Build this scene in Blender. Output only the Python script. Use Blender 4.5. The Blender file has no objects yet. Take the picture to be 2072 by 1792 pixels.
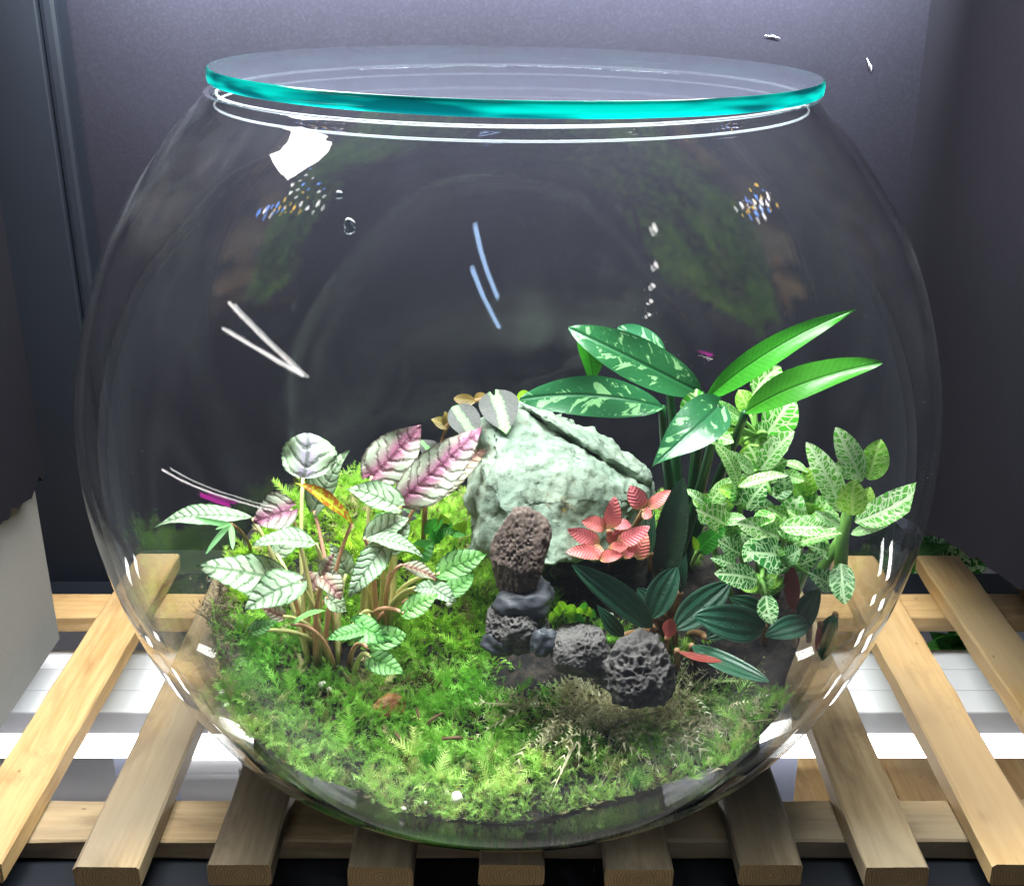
import bpy, bmesh, math, random
import numpy as np
from mathutils import Vector, Matrix, noise

random.seed(7); RNG = np.random.default_rng(7)
S = bpy.context.scene
R = math.radians

# ------------------------------------------------------------------ camera
CAM = Vector((0.0044, -0.68, 0.505)); PITCH = R(22.2); F = 2400.0; CX, CY = 1036.0, 896.0
cam_d = bpy.data.cameras.new('camera'); cam = bpy.data.objects.new('camera', cam_d)
S.collection.objects.link(cam); S.camera = cam
cam.location = CAM; cam.rotation_euler = (R(90) - PITCH, 0, 0)
cam_d.sensor_width = 36.0; cam_d.lens = 36.0 * F / 2072.0
cam_d.clip_start = 0.02; cam_d.clip_end = 60

# ------------------------------------------------------------------ world and light
W = bpy.data.worlds.new('World'); S.world = W; W.use_nodes = True
W.node_tree.nodes['Background'].inputs[0].default_value = (0.50, 0.56, 0.68, 1)
W.node_tree.nodes['Background'].inputs[1].default_value = 0.20
S.view_settings.view_transform = 'Standard'; S.view_settings.look = 'None'
S.view_settings.exposure = 0.0; S.view_settings.gamma = 1.0

def area(name, loc, rot, sx, sy, power, col):
    l = bpy.data.lights.new(name, 'AREA'); l.shape = 'RECTANGLE'; l.size = sx; l.size_y = sy
    l.energy = power; l.color = col
    o = bpy.data.objects.new(name, l); S.collection.objects.link(o)
    o.location = loc; o.rotation_euler = rot
    return o
area('added_wall_wash_light', (0.0, 0.225, 0.62), (R(50), 0, 0), 0.66, 0.03, 17.0, (0.90, 0.95, 1.0)).data.spread = R(95)  # unseen extra lamp, added to brighten the top of the back board
area('shelf_light', (-0.070, -0.015, 0.72), (R(0), 0, 0), 0.69, 0.17, 23.0, (1.0, 0.985, 0.965))

S.render.engine = 'CYCLES'
cy = S.cycles
cy.use_denoising = True; cy.max_bounces = 6; cy.diffuse_bounces = 2; cy.glossy_bounces = 4
cy.transmission_bounces = 6; cy.transparent_max_bounces = 24; cy.sample_clamp_indirect = 4.0
cy.caustics_reflective = False; cy.caustics_refractive = True; cy.blur_glossy = 1.0; cy.use_adaptive_sampling = True; cy.use_light_tree = False
cy.adaptive_threshold = 0.03

# ------------------------------------------------------------------ projection helpers
CP, SP = math.cos(PITCH), math.sin(PITCH)
def at(x, y, Y):
    """point of the scene at world distance Y that lies in direction (x, y)"""
    u = (x - CX) / F; v = (CY - y) / F
    d = Vector((u, CP + v * SP, v * CP - SP))
    return CAM + d * ((Y - CAM.y) / d.y)
def proj(P):
    P = np.asarray(P, float) - np.array(CAM)
    fw = P[..., 1] * CP - P[..., 2] * SP; up = P[..., 1] * SP + P[..., 2] * CP
    return CX + F * P[..., 0] / fw, CY - F * up / fw
def mpp(P):
    d = Vector(P) - CAM
    return (d.y * CP - d.z * SP) / F

# bowl profile (radius, height)
PK = [(0.0, 0.0), (0.058, 0.0), (0.080, 0.0065), (0.1215, 0.030), (0.1832, 0.070), (0.2181, 0.12), (0.2407, 0.18),
      (0.25, 0.24), (0.2444, 0.30), (0.2239, 0.36), (0.191, 0.41), (0.1665, 0.437)]
def catmull(K, n):
    K = np.array(K, float); Kp = np.vstack([2 * K[0] - K[1], K, 2 * K[-1] - K[-2]]); out = []
    for i in range(1, len(Kp) - 2):
        t = np.linspace(0, 1, n, endpoint=False)[:, None]
        a, b, c, d = Kp[i - 1], Kp[i], Kp[i + 1], Kp[i + 2]
        out.append(.5 * (2 * b + (c - a) * t + (2 * a - 5 * b + 4 * c - d) * t * t + (-a + 3 * b - 3 * c + d) * t ** 3))
    return np.vstack(out + [K[-1:]])
PROF = catmull(PK[1:], 6)
def offset_profile(pr, th):
    t = np.gradient(pr, axis=0); t /= np.linalg.norm(t, axis=1)[:, None]
    n = np.stack([-t[:, 1], t[:, 0]], 1)
    return pr + n * np.asarray(th)[:, None]
TH = 0.0045 + 0.005 * np.clip(1 - PROF[:, 1] / 0.06, 0, 1)
PIN = offset_profile(PROF, TH)
PIN[0, 1] = PIN[1, 1]
_o = np.argsort(PIN[:, 1])
def r_in(z):
    return np.interp(z, PIN[_o, 1], PIN[_o, 0])
def keep_in(P, m=0.003):
    """keep a point inside the glass"""
    r = math.hypot(P.x, P.y); q = float(r_in(max(P.z, 0.012))) - m
    if r > q:
        P = Vector((P.x * q / r, P.y * q / r, P.z))
    if P.z > 0.425: P.z = 0.425
    return P

def terrain(x, y):
    x = np.asarray(x, float); y = np.asarray(y, float)
    z = 0.068 + 0.215 * y + 0.72 * x * x + 0.010 * np.sin(9 * x + 1) * np.cos(14 * y)
    z += 0.030 * np.exp(-(((x + 0.135) / 0.055) ** 2 + ((y - 0.075) / 0.07) ** 2))
    z += 0.014 * np.exp(-(((x + 0.09) / 0.06) ** 2 + ((y - 0.13) / 0.05) ** 2))
    z += 0.0085 * np.sin(31 * x + 3 * y) * np.sin(27 * y - 8 * x + 2) + 0.003 * np.sin(75 * x + 20 * y) * np.sin(68 * y - 25 * x)
    z -= 0.012 * np.exp(-(((x - 0.02) / 0.035) ** 2 + ((y + 0.055) / 0.02) ** 2))
    z -= 0.014 * np.exp(-(((x - 0.14) / 0.06) ** 2 + ((y + 0.03) / 0.05) ** 2))
    return z
def gp(x, y):
    """where direction (x, y) meets the planted ground"""
    lo, hi = -0.16, 0.26
    for k in range(160):
        Y = lo + (hi - lo) * k / 160
        P = at(x, y, Y)
        if P.z < terrain(P.x, P.y): return P
    return at(x, y, hi)

# ------------------------------------------------------------------ materials
class NT:
    def __init__(s, name):
        s.m = bpy.data.materials.new(name); s.m.use_nodes = True
        s.t = s.m.node_tree; s.t.nodes.clear(); s.out = s.n('ShaderNodeOutputMaterial')
    def n(s, ty, **kw):
        q = s.t.nodes.new(ty)
        for k, v in kw.items():
            if k == 'i':
                for a, b in v.items(): s.set(q.inputs[a], b)
            else: setattr(q, k, v)
        return q
    def set(s, inp, v):
        if isinstance(v, bpy.types.NodeSocket): s.t.links.new(v, inp)
        elif isinstance(v, (tuple, list)) and len(v) == 3 and inp.type == 'RGBA': inp.default_value = (*v, 1)
        else: inp.default_value = v
    def math(s, op, a, b=0.0, c=0.0, clamp=False):
        q = s.n('ShaderNodeMath', operation=op, use_clamp=clamp); s.set(q.inputs[0], a); s.set(q.inputs[1], b); s.set(q.inputs[2], c); return q.outputs[0]
    def mix(s, f, a, b):
        q = s.n('ShaderNodeMix', data_type='RGBA'); s.set(q.inputs[0], f); s.set(q.inputs[6], a); s.set(q.inputs[7], b); return q.outputs[2]
    def step(s, x, a, b):
        q = s.n('ShaderNodeMapRange', interpolation_type='SMOOTHSTEP'); s.set(q.inputs[0], x); s.set(q.inputs[1], a); s.set(q.inputs[2], b); return q.outputs[0]
    def noise(s, vec, scale, detail=3, rough=.5, dist=0.0):
        q = s.n('ShaderNodeTexNoise'); s.set(q.inputs['Vector'], vec); q.inputs['Scale'].default_value = scale; q.inputs['Detail'].default_value = detail
        q.inputs['Roughness'].default_value = rough; q.inputs['Distortion'].default_value = dist; return q.outputs[0]
    def vor(s, vec, scale, feature='F1', out=0):
        q = s.n('ShaderNodeTexVoronoi', feature=feature); s.set(q.inputs['Vector'], vec); q.inputs['Scale'].default_value = scale; return q.outputs[out]
    def obj(s, sc=(1, 1, 1)):
        c = s.n('ShaderNodeTexCoord'); q = s.n('ShaderNodeMapping'); s.set(q.inputs[0], c.outputs['Object']); q.inputs[3].default_value = sc; return q.outputs[0]
    def bump(s, h, st=.3, d=.002):
        q = s.n('ShaderNodeBump'); s.set(q.inputs['Height'], h); q.inputs['Strength'].default_value = st; q.inputs['Distance'].default_value = d; return q.outputs[0]
    def pbr(s, col, rough=.5, normal=None, spec=.5, metal=0.0):
        q = s.n('ShaderNodeBsdfPrincipled'); s.set(q.inputs['Base Color'], col); s.set(q.inputs['Roughness'], rough)
        q.inputs['Specular IOR Level'].default_value = spec; q.inputs['Metallic'].default_value = metal
        if normal is not None: s.set(q.inputs['Normal'], normal)
        return q.outputs[0]
    def smix(s, f, a, b):
        q = s.n('ShaderNodeMixShader'); s.set(q.inputs[0], f); s.set(q.inputs[1], a); s.set(q.inputs[2], b); return q.outputs[0]
    def done(s, sh):
        s.t.links.new(sh, s.out.inputs[0]); return s.m
def plain(name, col, rough=.6, spec=.5, metal=0.0, var=.12, sc=60, bump=.15):
    t = NT(name); v = t.obj(); f = t.noise(v, sc, 5, .6)
    c = t.mix(f, tuple(x * (1 - var) for x in col), tuple(min(1, x * (1 + var)) for x in col))
    return t.done(t.pbr(c, rough, t.bump(f, bump, .001), spec, metal))

def leaf_uv(t):
    a = t.n('ShaderNodeUVMap', uv_map='leaf'); b = t.n('ShaderNodeUVMap', uv_map='phys')
    s1 = t.n('ShaderNodeSeparateXYZ'); t.set(s1.inputs[0], a.outputs[0])
    s2 = t.n('ShaderNodeSeparateXYZ'); t.set(s2.inputs[0], b.outputs[0])
    v = t.math('ABSOLUTE', t.math('SUBTRACT', t.math('MULTIPLY', s1.outputs[1], 2.0), 1.0))
    q = t.math('ABSOLUTE', s2.outputs[1])
    oi = t.n('ShaderNodeObjectInfo').outputs['Random']
    off = t.n('ShaderNodeVectorMath', operation='ADD'); t.set(off.inputs[0], b.outputs[0])
    cx = t.n('ShaderNodeCombineXYZ'); t.set(cx.inputs[2], t.math('MULTIPLY', oi, 37.0)); t.set(off.inputs[1], cx.outputs[0])
    return s1.outputs[0], v, s2.outputs[0], q, off.outputs[0], oi
def leaf_shader(t, col, rough, normal=None, trans=.3, under=None, spec=.5):
    if under is not None:
        bf = t.n('ShaderNodeNewGeometry').outputs['Backfacing']; col = t.mix(bf, col, under)
    oi = t.n('ShaderNodeObjectInfo').outputs['Random']; hs = t.n('ShaderNodeHueSaturation'); t.set(hs.inputs['Value'], t.math('ADD', .78, t.math('MULTIPLY', oi, .42))); t.set(hs.inputs['Hue'], t.math('ADD', .49, t.math('MULTIPLY', t.math('FRACT', t.math('MULTIPLY', oi, 7.3)), .02))); t.set(hs.inputs['Color'], col); col = hs.outputs[0]
    p = t.pbr(col, rough, normal, spec)
    tr = t.n('ShaderNodeBsdfTranslucent'); t.set(tr.inputs[0], col)
    return t.done(t.smix(trans, p, tr.outputs[0]))

def begonia_mat(name, silver, vein, core, coreamt, under, nveins=3.6):
    t = NT(name); u, v, L, q, P, rnd = leaf_uv(t)
    nz = t.noise(P, 1.6, 4, .6)
    ph = t.math('ADD', t.math('SUBTRACT', L, t.math('MULTIPLY', q, t.math('ADD', .55, t.math('MULTIPLY', q, .35)))), t.math('MULTIPLY', nz, .75))
    s = t.math('ABSOLUTE', t.math('SUBTRACT', t.math('FRACT', t.math('MULTIPLY', ph, nveins * .5)), .5))
    fine = t.noise(P, 16, 3, .6)
    vm = t.math('SUBTRACT', 1.0, t.step(t.math('ADD', s, t.math('ADD', t.math('MULTIPLY', t.math('SUBTRACT', fine, .5), .30), t.math('MULTIPLY', q, .05))), .02, .16))
    mid = t.math('SUBTRACT', 1.0, t.step(t.math('ADD', q, t.math('MULTIPLY', t.math('SUBTRACT', fine, .5), .16)), .02, .13))
    vm = t.math('MAXIMUM', t.math('MULTIPLY', vm, .85), t.math('MULTIPLY', mid, .8))
    edge = t.step(t.math('ADD', v, t.math('MULTIPLY', fine, .16)), .94, 1.04)
    vm = t.math('MAXIMUM', vm, t.math('MULTIPLY', edge, .8))
    cm = t.math('MULTIPLY', t.math('SUBTRACT', 1.0, t.step(t.math('ADD', q, t.math('MULTIPLY', nz, .5)), .25, .95)), coreamt)
    c = t.mix(cm, silver, core); c = t.mix(t.math('MULTIPLY', t.step(fine, .5, .75), .35), c, tuple(min(1, x * 1.25) for x in silver))
    c = t.mix(t.math('MULTIPLY', vm, .92), c, vein)
    h = t.math('ADD', t.math('MULTIPLY', t.step(s, 0, .3), 1.0), t.math('MULTIPLY', fine, .3))
    return leaf_shader(t, c, .42, t.bump(h, .5, .002), .22, under)
BEG = begonia_mat('begonia_silver', (.42, .62, .38), (.03, .13, .022), (.44, .40, .38), .4, (.36, .24, .16))
BEGP = begonia_mat('begonia_pink', (.46, .52, .40), (.07, .016, .022), (.40, .12, .25), 1.0, (.34, .16, .14))
BEGL = begonia_mat('begonia_lavender', (.56, .76, .50), (.06, .13, .05), (.62, .48, .72), .95, (.4, .3, .3))
BEGG = begonia_mat('begonia_green', (.26, .58, .20), (.03, .18, .025), (.14, .42, .07), .8, (.3, .3, .14))
BEGD = begonia_mat('begonia_dark', (.42, .46, .32), (.08, .02, .02), (.32, .10, .09), .8, (.25, .08, .06))
t = NT('begonia_withered'); u, v, L, q, P, rnd = leaf_uv(t)
n1 = t.noise(P, 2.5, 4, .6)
BEGW = leaf_shader(t, t.mix(t.step(t.math('ADD', n1, t.math('MULTIPLY', v, .15)), .46, .62), (.46, .58, .03), (.36, .10, .012)), .4, t.bump(n1, .3, .002), .35)

def fittonia_mat(name, green, vein, vw=.10, sc=2.2):
    t = NT(name); u, v, L, q, P, rnd = leaf_uv(t)
    sx = t.n('ShaderNodeSeparateXYZ'); t.set(sx.inputs[0], P)
    cb = t.n('ShaderNodeCombineXYZ'); t.set(cb.inputs[0], t.math('SUBTRACT', t.math('MULTIPLY', sx.outputs[0], 1.15), t.math('MULTIPLY', q, .7)))
    t.set(cb.inputs[1], sx.outputs[1]); t.set(cb.inputs[2], sx.outputs[2])
    e = t.vor(cb.outputs[0], sc, 'DISTANCE_TO_EDGE')
    nz = t.noise(P, 5, 3)
    ph = t.math('ADD', t.math('SUBTRACT', L, t.math('MULTIPLY', q, .75)), t.math('MULTIPLY', nz, .16))
    s = t.math('ABSOLUTE', t.math('SUBTRACT', t.math('FRACT', t.math('MULTIPLY', ph, 2.0)), .5))
    net = t.math('SUBTRACT', 1.0, t.step(e, vw * .55, vw * 1.25))
    pin = t.math('SUBTRACT', 1.0, t.step(s, .05, .12))
    mid = t.math('SUBTRACT', 1.0, t.step(q, .06, .14))
    m = t.math('MAXIMUM', net, t.math('MAXIMUM', t.math('MULTIPLY', pin, .9), mid))
    g = t.mix(nz, tuple(x * .7 for x in green), tuple(x * 1.3 for x in green))
    c = t.mix(m, g, vein)
    return leaf_shader(t, c, .45, t.bump(t.math('SUBTRACT', 1.0, m), .5, .0015), .33)
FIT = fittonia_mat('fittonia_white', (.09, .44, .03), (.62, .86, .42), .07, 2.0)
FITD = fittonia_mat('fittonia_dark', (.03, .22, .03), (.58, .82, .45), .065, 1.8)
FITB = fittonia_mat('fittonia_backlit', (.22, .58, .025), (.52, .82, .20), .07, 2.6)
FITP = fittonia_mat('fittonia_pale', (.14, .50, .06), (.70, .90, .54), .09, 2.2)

t = NT('fittonia_red'); u, v, L, q, P, rnd = leaf_uv(t)
n1 = t.noise(P, 4, 4, .6); ph = t.math('SUBTRACT', L, t.math('MULTIPLY', q, .8))
s = t.math('ABSOLUTE', t.math('SUBTRACT', t.math('FRACT', t.math('MULTIPLY', ph, 2.4)), .5))
c = t.mix(n1, (.82, .15, .17), (.90, .27, .25)); c = t.mix(t.math('SUBTRACT', 1.0, t.step(t.math('ADD', u, t.math('MULTIPLY', n1, .3)), .12, .50)), c, (.48, .30, .10)); c = t.mix(t.math('MULTIPLY', t.math('SUBTRACT', 1.0, t.step(s, .0, .12)), .35), c, (.92, .42, .40))
c = t.mix(t.step(t.math('ADD', v, t.math('MULTIPLY', n1, .3)), 1.0, 1.16), c, (.12, .14, .03))
RED = leaf_shader(t, c, .45, t.bump(s, .4, .0015), .25, (.62, .30, .12))

t = NT('aglaonema_leaf'); u, v, L, q, P, rnd = leaf_uv(t)
sx = t.n('ShaderNodeSeparateXYZ'); t.set(sx.inputs[0], P)
cb = t.n('ShaderNodeCombineXYZ'); t.set(cb.inputs[0], t.math('MULTIPLY', t.math('ADD', sx.outputs[0], t.math('MULTIPLY', q, -.9)), 1.7))
t.set(cb.inputs[1], t.math('MULTIPLY', sx.outputs[1], 1.5)); t.set(cb.inputs[2], sx.outputs[2])
n1 = t.noise(cb.outputs[0], .85, 5, .66, .9)
bl = t.step(n1, .545, .57); bl = t.math('MULTIPLY', bl, t.step(q, .05, .14)); bl = t.math('MULTIPLY', bl, t.math('SUBTRACT', 1.0, t.step(v, .84, .93)))
mid = t.math('SUBTRACT', 1.0, t.step(q, .015, .05)); fine = t.noise(P, 9, 3)
c = t.mix(fine, (.018, .115, .045), (.03, .17, .06)); c = t.mix(bl, c, (.27, .58, .25)); c = t.mix(t.math('MULTIPLY', mid, .6), c, (.015, .07, .03))
AGL = leaf_shader(t, c, .28, t.bump(t.math('ADD', t.step(q, 0, .12), t.math('MULTIPLY', fine, .2)), .25, .003), .15, (.06, .26, .05))
t = NT('aglaonema_underside'); u, v, L, q, P, rnd = leaf_uv(t)
fine = t.noise(P, 3, 3); sv = t.math('ABSOLUTE', t.math('SUBTRACT', t.math('FRACT', t.math('MULTIPLY', t.math('ADD', t.math('SUBTRACT', L, t.math('MULTIPLY', q, .9)), t.math('MULTIPLY', fine, .2)), 2.6)), .5)); c = t.mix(fine, (.03, .22, .010), (.06, .33, .02)); c = t.mix(t.math('MULTIPLY', t.math('SUBTRACT', 1.0, t.step(sv, .02, .14)), .35), c, (.12, .42, .05)); c = t.mix(t.step(q, .0, .06), (.03, .18, .01), c)
AGU = leaf_shader(t, c, .3, t.bump(t.step(q, 0, .1), .3, .002), .3)

t = NT('peperomia_leaf'); u, v, L, q, P, rnd = leaf_uv(t)
fine = t.noise(P, 7, 4, .6)
rid = t.math('ABSOLUTE', t.math('SUBTRACT', t.math('FRACT', t.math('ADD', t.math('ADD', t.math('MULTIPLY', v, 1.8), t.math('MULTIPLY', fine, .35)), .3)), .5))
c = t.mix(fine, (.008, .050, .030), (.020, .095, .048)); c = t.mix(t.math('MULTIPLY', t.step(rid, .30, .5), .22), c, (.08, .20, .12)); c = t.mix(t.step(v, .95, .995), c, (.14, .26, .18))
PEP = leaf_shader(t, c, .30, t.bump(t.math('ADD', rid, t.math('MULTIPLY', fine, .5)), .55, .003), .06, (.30, .055, .045))
t = NT('peperomia_dark'); u, v, L, q, P, rnd = leaf_uv(t); fine = t.noise(P, 7, 4, .6)
PEPD = leaf_shader(t, t.mix(fine, (.006, .018, .010), (.016, .040, .022)), .25, t.bump(fine, .3, .002), .03, (.08, .03, .02))
t = NT('peperomia_red'); u, v, L, q, P, rnd = leaf_uv(t)
fine = t.noise(P, 6, 4, .6); PEPR = leaf_shader(t, t.mix(fine, (.26, .05, .04), (.42, .10, .07)), .45, t.bump(fine, .4, .002), .15)

t = NT('vine_leaf'); u, v, L, q, P, rnd = leaf_uv(t)
fine = t.noise(P, 6, 5, .65); m = t.step(t.math('ADD', q, t.math('MULTIPLY', t.math('SUBTRACT', fine, .5), .6)), .20, .28)
c = t.mix(m, (.20, .46, .17), t.mix(fine, (.05, .055, .05), (.11, .11, .105)))
VIN = leaf_shader(t, c, .5, t.bump(fine, .5, .002), .12)
def simple_leaf(name, a, b, rough=.45, trans=.3):
    t = NT(name); u, v, L, q, P, rnd = leaf_uv(t); fine = t.noise(P, 5, 4, .6)
    ph = t.math('SUBTRACT', L, t.math('MULTIPLY', q, .8)); s = t.math('ABSOLUTE', t.math('SUBTRACT', t.math('FRACT', t.math('MULTIPLY', ph, 2.2)), .5))
    c = t.mix(fine, a, b); c = t.mix(t.math('MULTIPLY', t.math('SUBTRACT', 1.0, t.step(q, .03, .09)), .5), c, tuple(min(1, x * 1.8) for x in b))
    return leaf_shader(t, c, rough, t.bump(s, .3, .002), trans)
GRN = simple_leaf('plain_green_leaf', (.03, .24, .02), (.06, .36, .03))
LIME = simple_leaf('lime_leaf', (.22, .52, .015), (.36, .66, .03))
BRN = simple_leaf('brown_leaf', (.16, .09, .03), (.28, .22, .05))
BGL = simple_leaf('background_leaf', (.02, .12, .02), (.05, .24, .03))
NDL = simple_leaf('needle_leaf', (.18, .46, .16), (.26, .58, .22))

ST_PALE = plain('stem_pale', (.62, .62, .26), .45, sc=120)
ST_PINK = plain('stem_pink', (.64, .34, .22), .45, sc=120)
ST_GRN = plain('stem_green', (.20, .42, .09), .45, sc=120)
ST_DARK = plain('stem_dark_green', (.012, .08, .02), .35, sc=120)
ST_BRN = plain('stem_brown', (.22, .12, .05), .6, sc=120)

# glass
def glass_mat(name, tint, f0=.045, dirt=.0, rough=.0, foot=False):
    t = NT(name); lw = t.n('ShaderNodeLayerWeight'); lw.inputs[0].default_value = .5
    fac = t.math('ADD', f0, t.math('MULTIPLY', t.math('POWER', lw.outputs['Facing'], 5.0), 1 - f0), clamp=True)
    tr = t.n('ShaderNodeBsdfTransparent'); t.set(tr.inputs[0], tint)
    gl = t.n('ShaderNodeBsdfGlossy'); gl.inputs['Roughness'].default_value = rough; t.set(gl.inputs[0], (1, 1, 1))
    sh = t.smix(fac, tr.outputs[0], gl.outputs[0])
    if dirt:
        a = t.noise(t.obj((1, 1, .45)), 9, 3, .6, 1.6)
        film = t.math('MULTIPLY', t.step(a, .42, .75), dirt)
        film = t.math('MULTIPLY', film, t.math('ADD', 1.0, t.math('MULTIPLY', t.math('POWER', lw.outputs['Facing'], 3.0), 5.0)), clamp=True)
        df = t.n('ShaderNodeBsdfDiffuse'); t.set(df.inputs[0], (.85, .9, .95))
        sh = t.smix(film, sh, df.outputs[0])
    if foot:   # the thick lower part of the bowl bends light
        ps = t.n('ShaderNodeSeparateXYZ'); t.set(ps.inputs[0], t.obj())
        gg = t.n('ShaderNodeBsdfGlass'); gg.inputs['IOR'].default_value = 1.45; gg.inputs['Roughness'].default_value = .0; t.set(gg.inputs[0], tint)
        sh = t.smix(t.step(ps.outputs[2], .070, .105), gg.outputs[0], sh)
    return t.done(sh)
GLASS = glass_mat('bowl_glass', (.975, .985, .985), .040, .008, .035, True)
GLASSI = glass_mat('bowl_glass_inside', (.985, .99, .99), .020, 0, .02, True)
LIDG = glass_mat('lid_glass', (.95, .985, .98), .05)
t = NT('lid_edge'); v = t.obj((1, 1, 1)); n1 = t.noise(t.obj((5, 5, 40)), 3.0, 2, .5)
c = t.mix(t.step(n1, .40, .62), (.0, .055, .065), (.0, .30, .26))
p = t.pbr(c, .08, None, .5); tl = t.n('ShaderNodeBsdfTranslucent'); t.set(tl.inputs[0], c)
bf = t.n('ShaderNodeNewGeometry').outputs['Backfacing']; tr = t.n('ShaderNodeBsdfTransparent'); t.set(tr.inputs[0], (.80, .95, .93))
LIDE = t.done(t.smix(t.math('MULTIPLY', bf, .85), t.smix(.6, p, tl.outputs[0]), tr.outputs[0]))
t = NT('rim_highlight'); p = t.pbr((.8, .86, .92), .05); tr = t.n('ShaderNodeBsdfTransparent'); tl = t.n('ShaderNodeBsdfTranslucent'); t.set(tl.inputs[0], (.85, .9, .97))
RIMHI = t.done(t.smix(.68, t.smix(.5, p, tl.outputs[0]), tr.outputs[0]))
t = NT('drop_water'); lw = t.n('ShaderNodeLayerWeight'); lw.inputs[0].default_value = .5
tr = t.n('ShaderNodeBsdfTransparent'); t.set(tr.inputs[0], (.8, .85, .85)); gl = t.n('ShaderNodeBsdfGlossy'); gl.inputs['Roughness'].default_value = .02
DROP = t.done(t.smix(t.math('ADD', .12, t.math('POWER', lw.outputs['Facing'], 2.5), clamp=True), tr.outputs[0], gl.outputs[0]))

# wood
def wood_mat(name, a, b, dark, grey):
    t = NT(name); oi = t.n('ShaderNodeObjectInfo').outputs['Random']
    c0 = t.n('ShaderNodeTexCoord'); mp = t.n('ShaderNodeMapping'); t.set(mp.inputs[0], c0.outputs['Object'])
    cb = t.n('ShaderNodeCombineXYZ'); t.set(cb.inputs[0], t.math('MULTIPLY', oi, 9.0)); t.set(cb.inputs[1], t.math('MULTIPLY', oi, 5.0)); t.set(mp.inputs[1], cb.outputs[0])
    mp.inputs[3].default_value = (1, .06, 1)
    g = t.noise(mp.outputs[0], 220, 5, .65, .25); g2 = t.noise(mp.outputs[0], 60, 4, .6, 1.2)
    w = t.math('ADD', t.math('MULTIPLY', g, .55), t.math('MULTIPLY', g2, .45))
    c = t.mix(t.step(w, .38, .62), a, b)
    mp2 = t.n('ShaderNodeMapping'); t.set(mp2.inputs[0], c0.outputs['Object']); t.set(mp2.inputs[1], cb.outputs[0]); mp2.inputs[3].default_value = (1, .4, 1)
    st = t.noise(mp2.outputs[0], 17, 5, .62, .8); c = t.mix(t.math('MULTIPLY', t.step(st, .48, .70), .75), c, dark)
    gr = t.noise(mp2.outputs[0], 9, 3, .5, .5); c = t.mix(t.math('MULTIPLY', t.step(gr, .40, .66), .75), c, grey)
    mp3 = t.n('ShaderNodeMapping'); t.set(mp3.inputs[0], c0.outputs['Object']); t.set(mp3.inputs[1], cb.outputs[0]); mp3.inputs[3].default_value = (1, .55, 0)
    kn = t.math('ADD', t.vor(mp3.outputs[0], 13.0), t.math('MULTIPLY', g2, .06)); c = t.mix(t.math('MULTIPLY', t.math('SUBTRACT', 1.0, t.step(kn, .06, .14)), .7), c, tuple(x * .6 for x in dark))
    sp = t.math('SUBTRACT', 1.0, t.step(t.vor(mp3.outputs[0], 55.0), .03, .07)); c = t.mix(t.math('MULTIPLY', sp, .6), c, tuple(x * .5 for x in dark))
    return t.done(t.pbr(c, .62, t.bump(w, .35, .0012), .3))
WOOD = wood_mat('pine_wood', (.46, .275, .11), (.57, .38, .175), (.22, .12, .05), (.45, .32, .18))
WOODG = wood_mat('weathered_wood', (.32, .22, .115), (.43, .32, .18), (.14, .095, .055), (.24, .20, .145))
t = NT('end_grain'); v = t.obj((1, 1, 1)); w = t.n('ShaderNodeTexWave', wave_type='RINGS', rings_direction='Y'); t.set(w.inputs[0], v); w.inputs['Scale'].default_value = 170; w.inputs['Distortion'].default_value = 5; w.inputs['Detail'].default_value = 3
n1 = t.noise(v, 300, 3); c = t.mix(t.math('ADD', t.math('MULTIPLY', w.outputs[1], .6), t.math('MULTIPLY', n1, .4)), (.22, .13, .05), (.46, .30, .13))
ENDG = t.done(t.pbr(c, .7, t.bump(w.outputs[1], .3, .001), .2))

t = NT('felt_board'); v = t.obj(); a = t.noise(v, 420, 3, .7); b = t.noise(v, 7, 4, .6, .6)
c = t.mix(b, (.0038, .0038, .0068), (.0080, .0078, .0132)); c = t.mix(t.math('MULTIPLY', t.step(a, .4, .8), .25), c, (.018, .018, .027))
FELT = t.done(t.pbr(c, .9, t.bump(a, .15, .0006), .15))
STEEL = plain('dark_steel', (.005, .0075, .0125), .5, .4, .0, .25, 30, .1)
SLATEM = plain('slate_stone_material', (.045, .050, .062), .5, .4, .0, .35, 40, .6)
WHITEP = plain('white_panel', (.82, .84, .88), .45, .4, .0, .03, 20, .05)
GREYP = plain('grey_metal', (.20, .22, .29), .5, .4, .0, .1, 20, .1)
PALE = plain('pale_fabric', (.23, .23, .22), .8, .2, .0, .06, 300, .2)
BLACK = plain('black_plastic', (.012, .012, .014), .5)
t = NT('tube_light'); em = t.n('ShaderNodeEmission'); t.set(em.inputs[0], (1, .98, .96)); em.inputs[1].default_value = 9.0; TUBE = t.done(em.outputs[0])
def lamp_mat(name, col, st):
    t = NT(name); em = t.n('ShaderNodeEmission'); t.set(em.inputs[0], col); em.inputs[1].default_value = st; return t.done(em.outputs[0])
BLUEL = lamp_mat('blue_white_tube', (.42, .64, 1.0), 14); WHITEL = lamp_mat('white_tube', (1, .96, .93), 22); MAGL = lamp_mat('magenta_tube', (1, .02, .65), 10)
WARML = lamp_mat('amber_chip', (1, .62, .08), 20); BLUEC = lamp_mat('blue_chip', (.15, .35, 1.0), 20)
for m_ in (BLUEL, WHITEL, MAGL, WARML, BLUEC): m_.cycles.emission_sampling = 'NONE'

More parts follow.
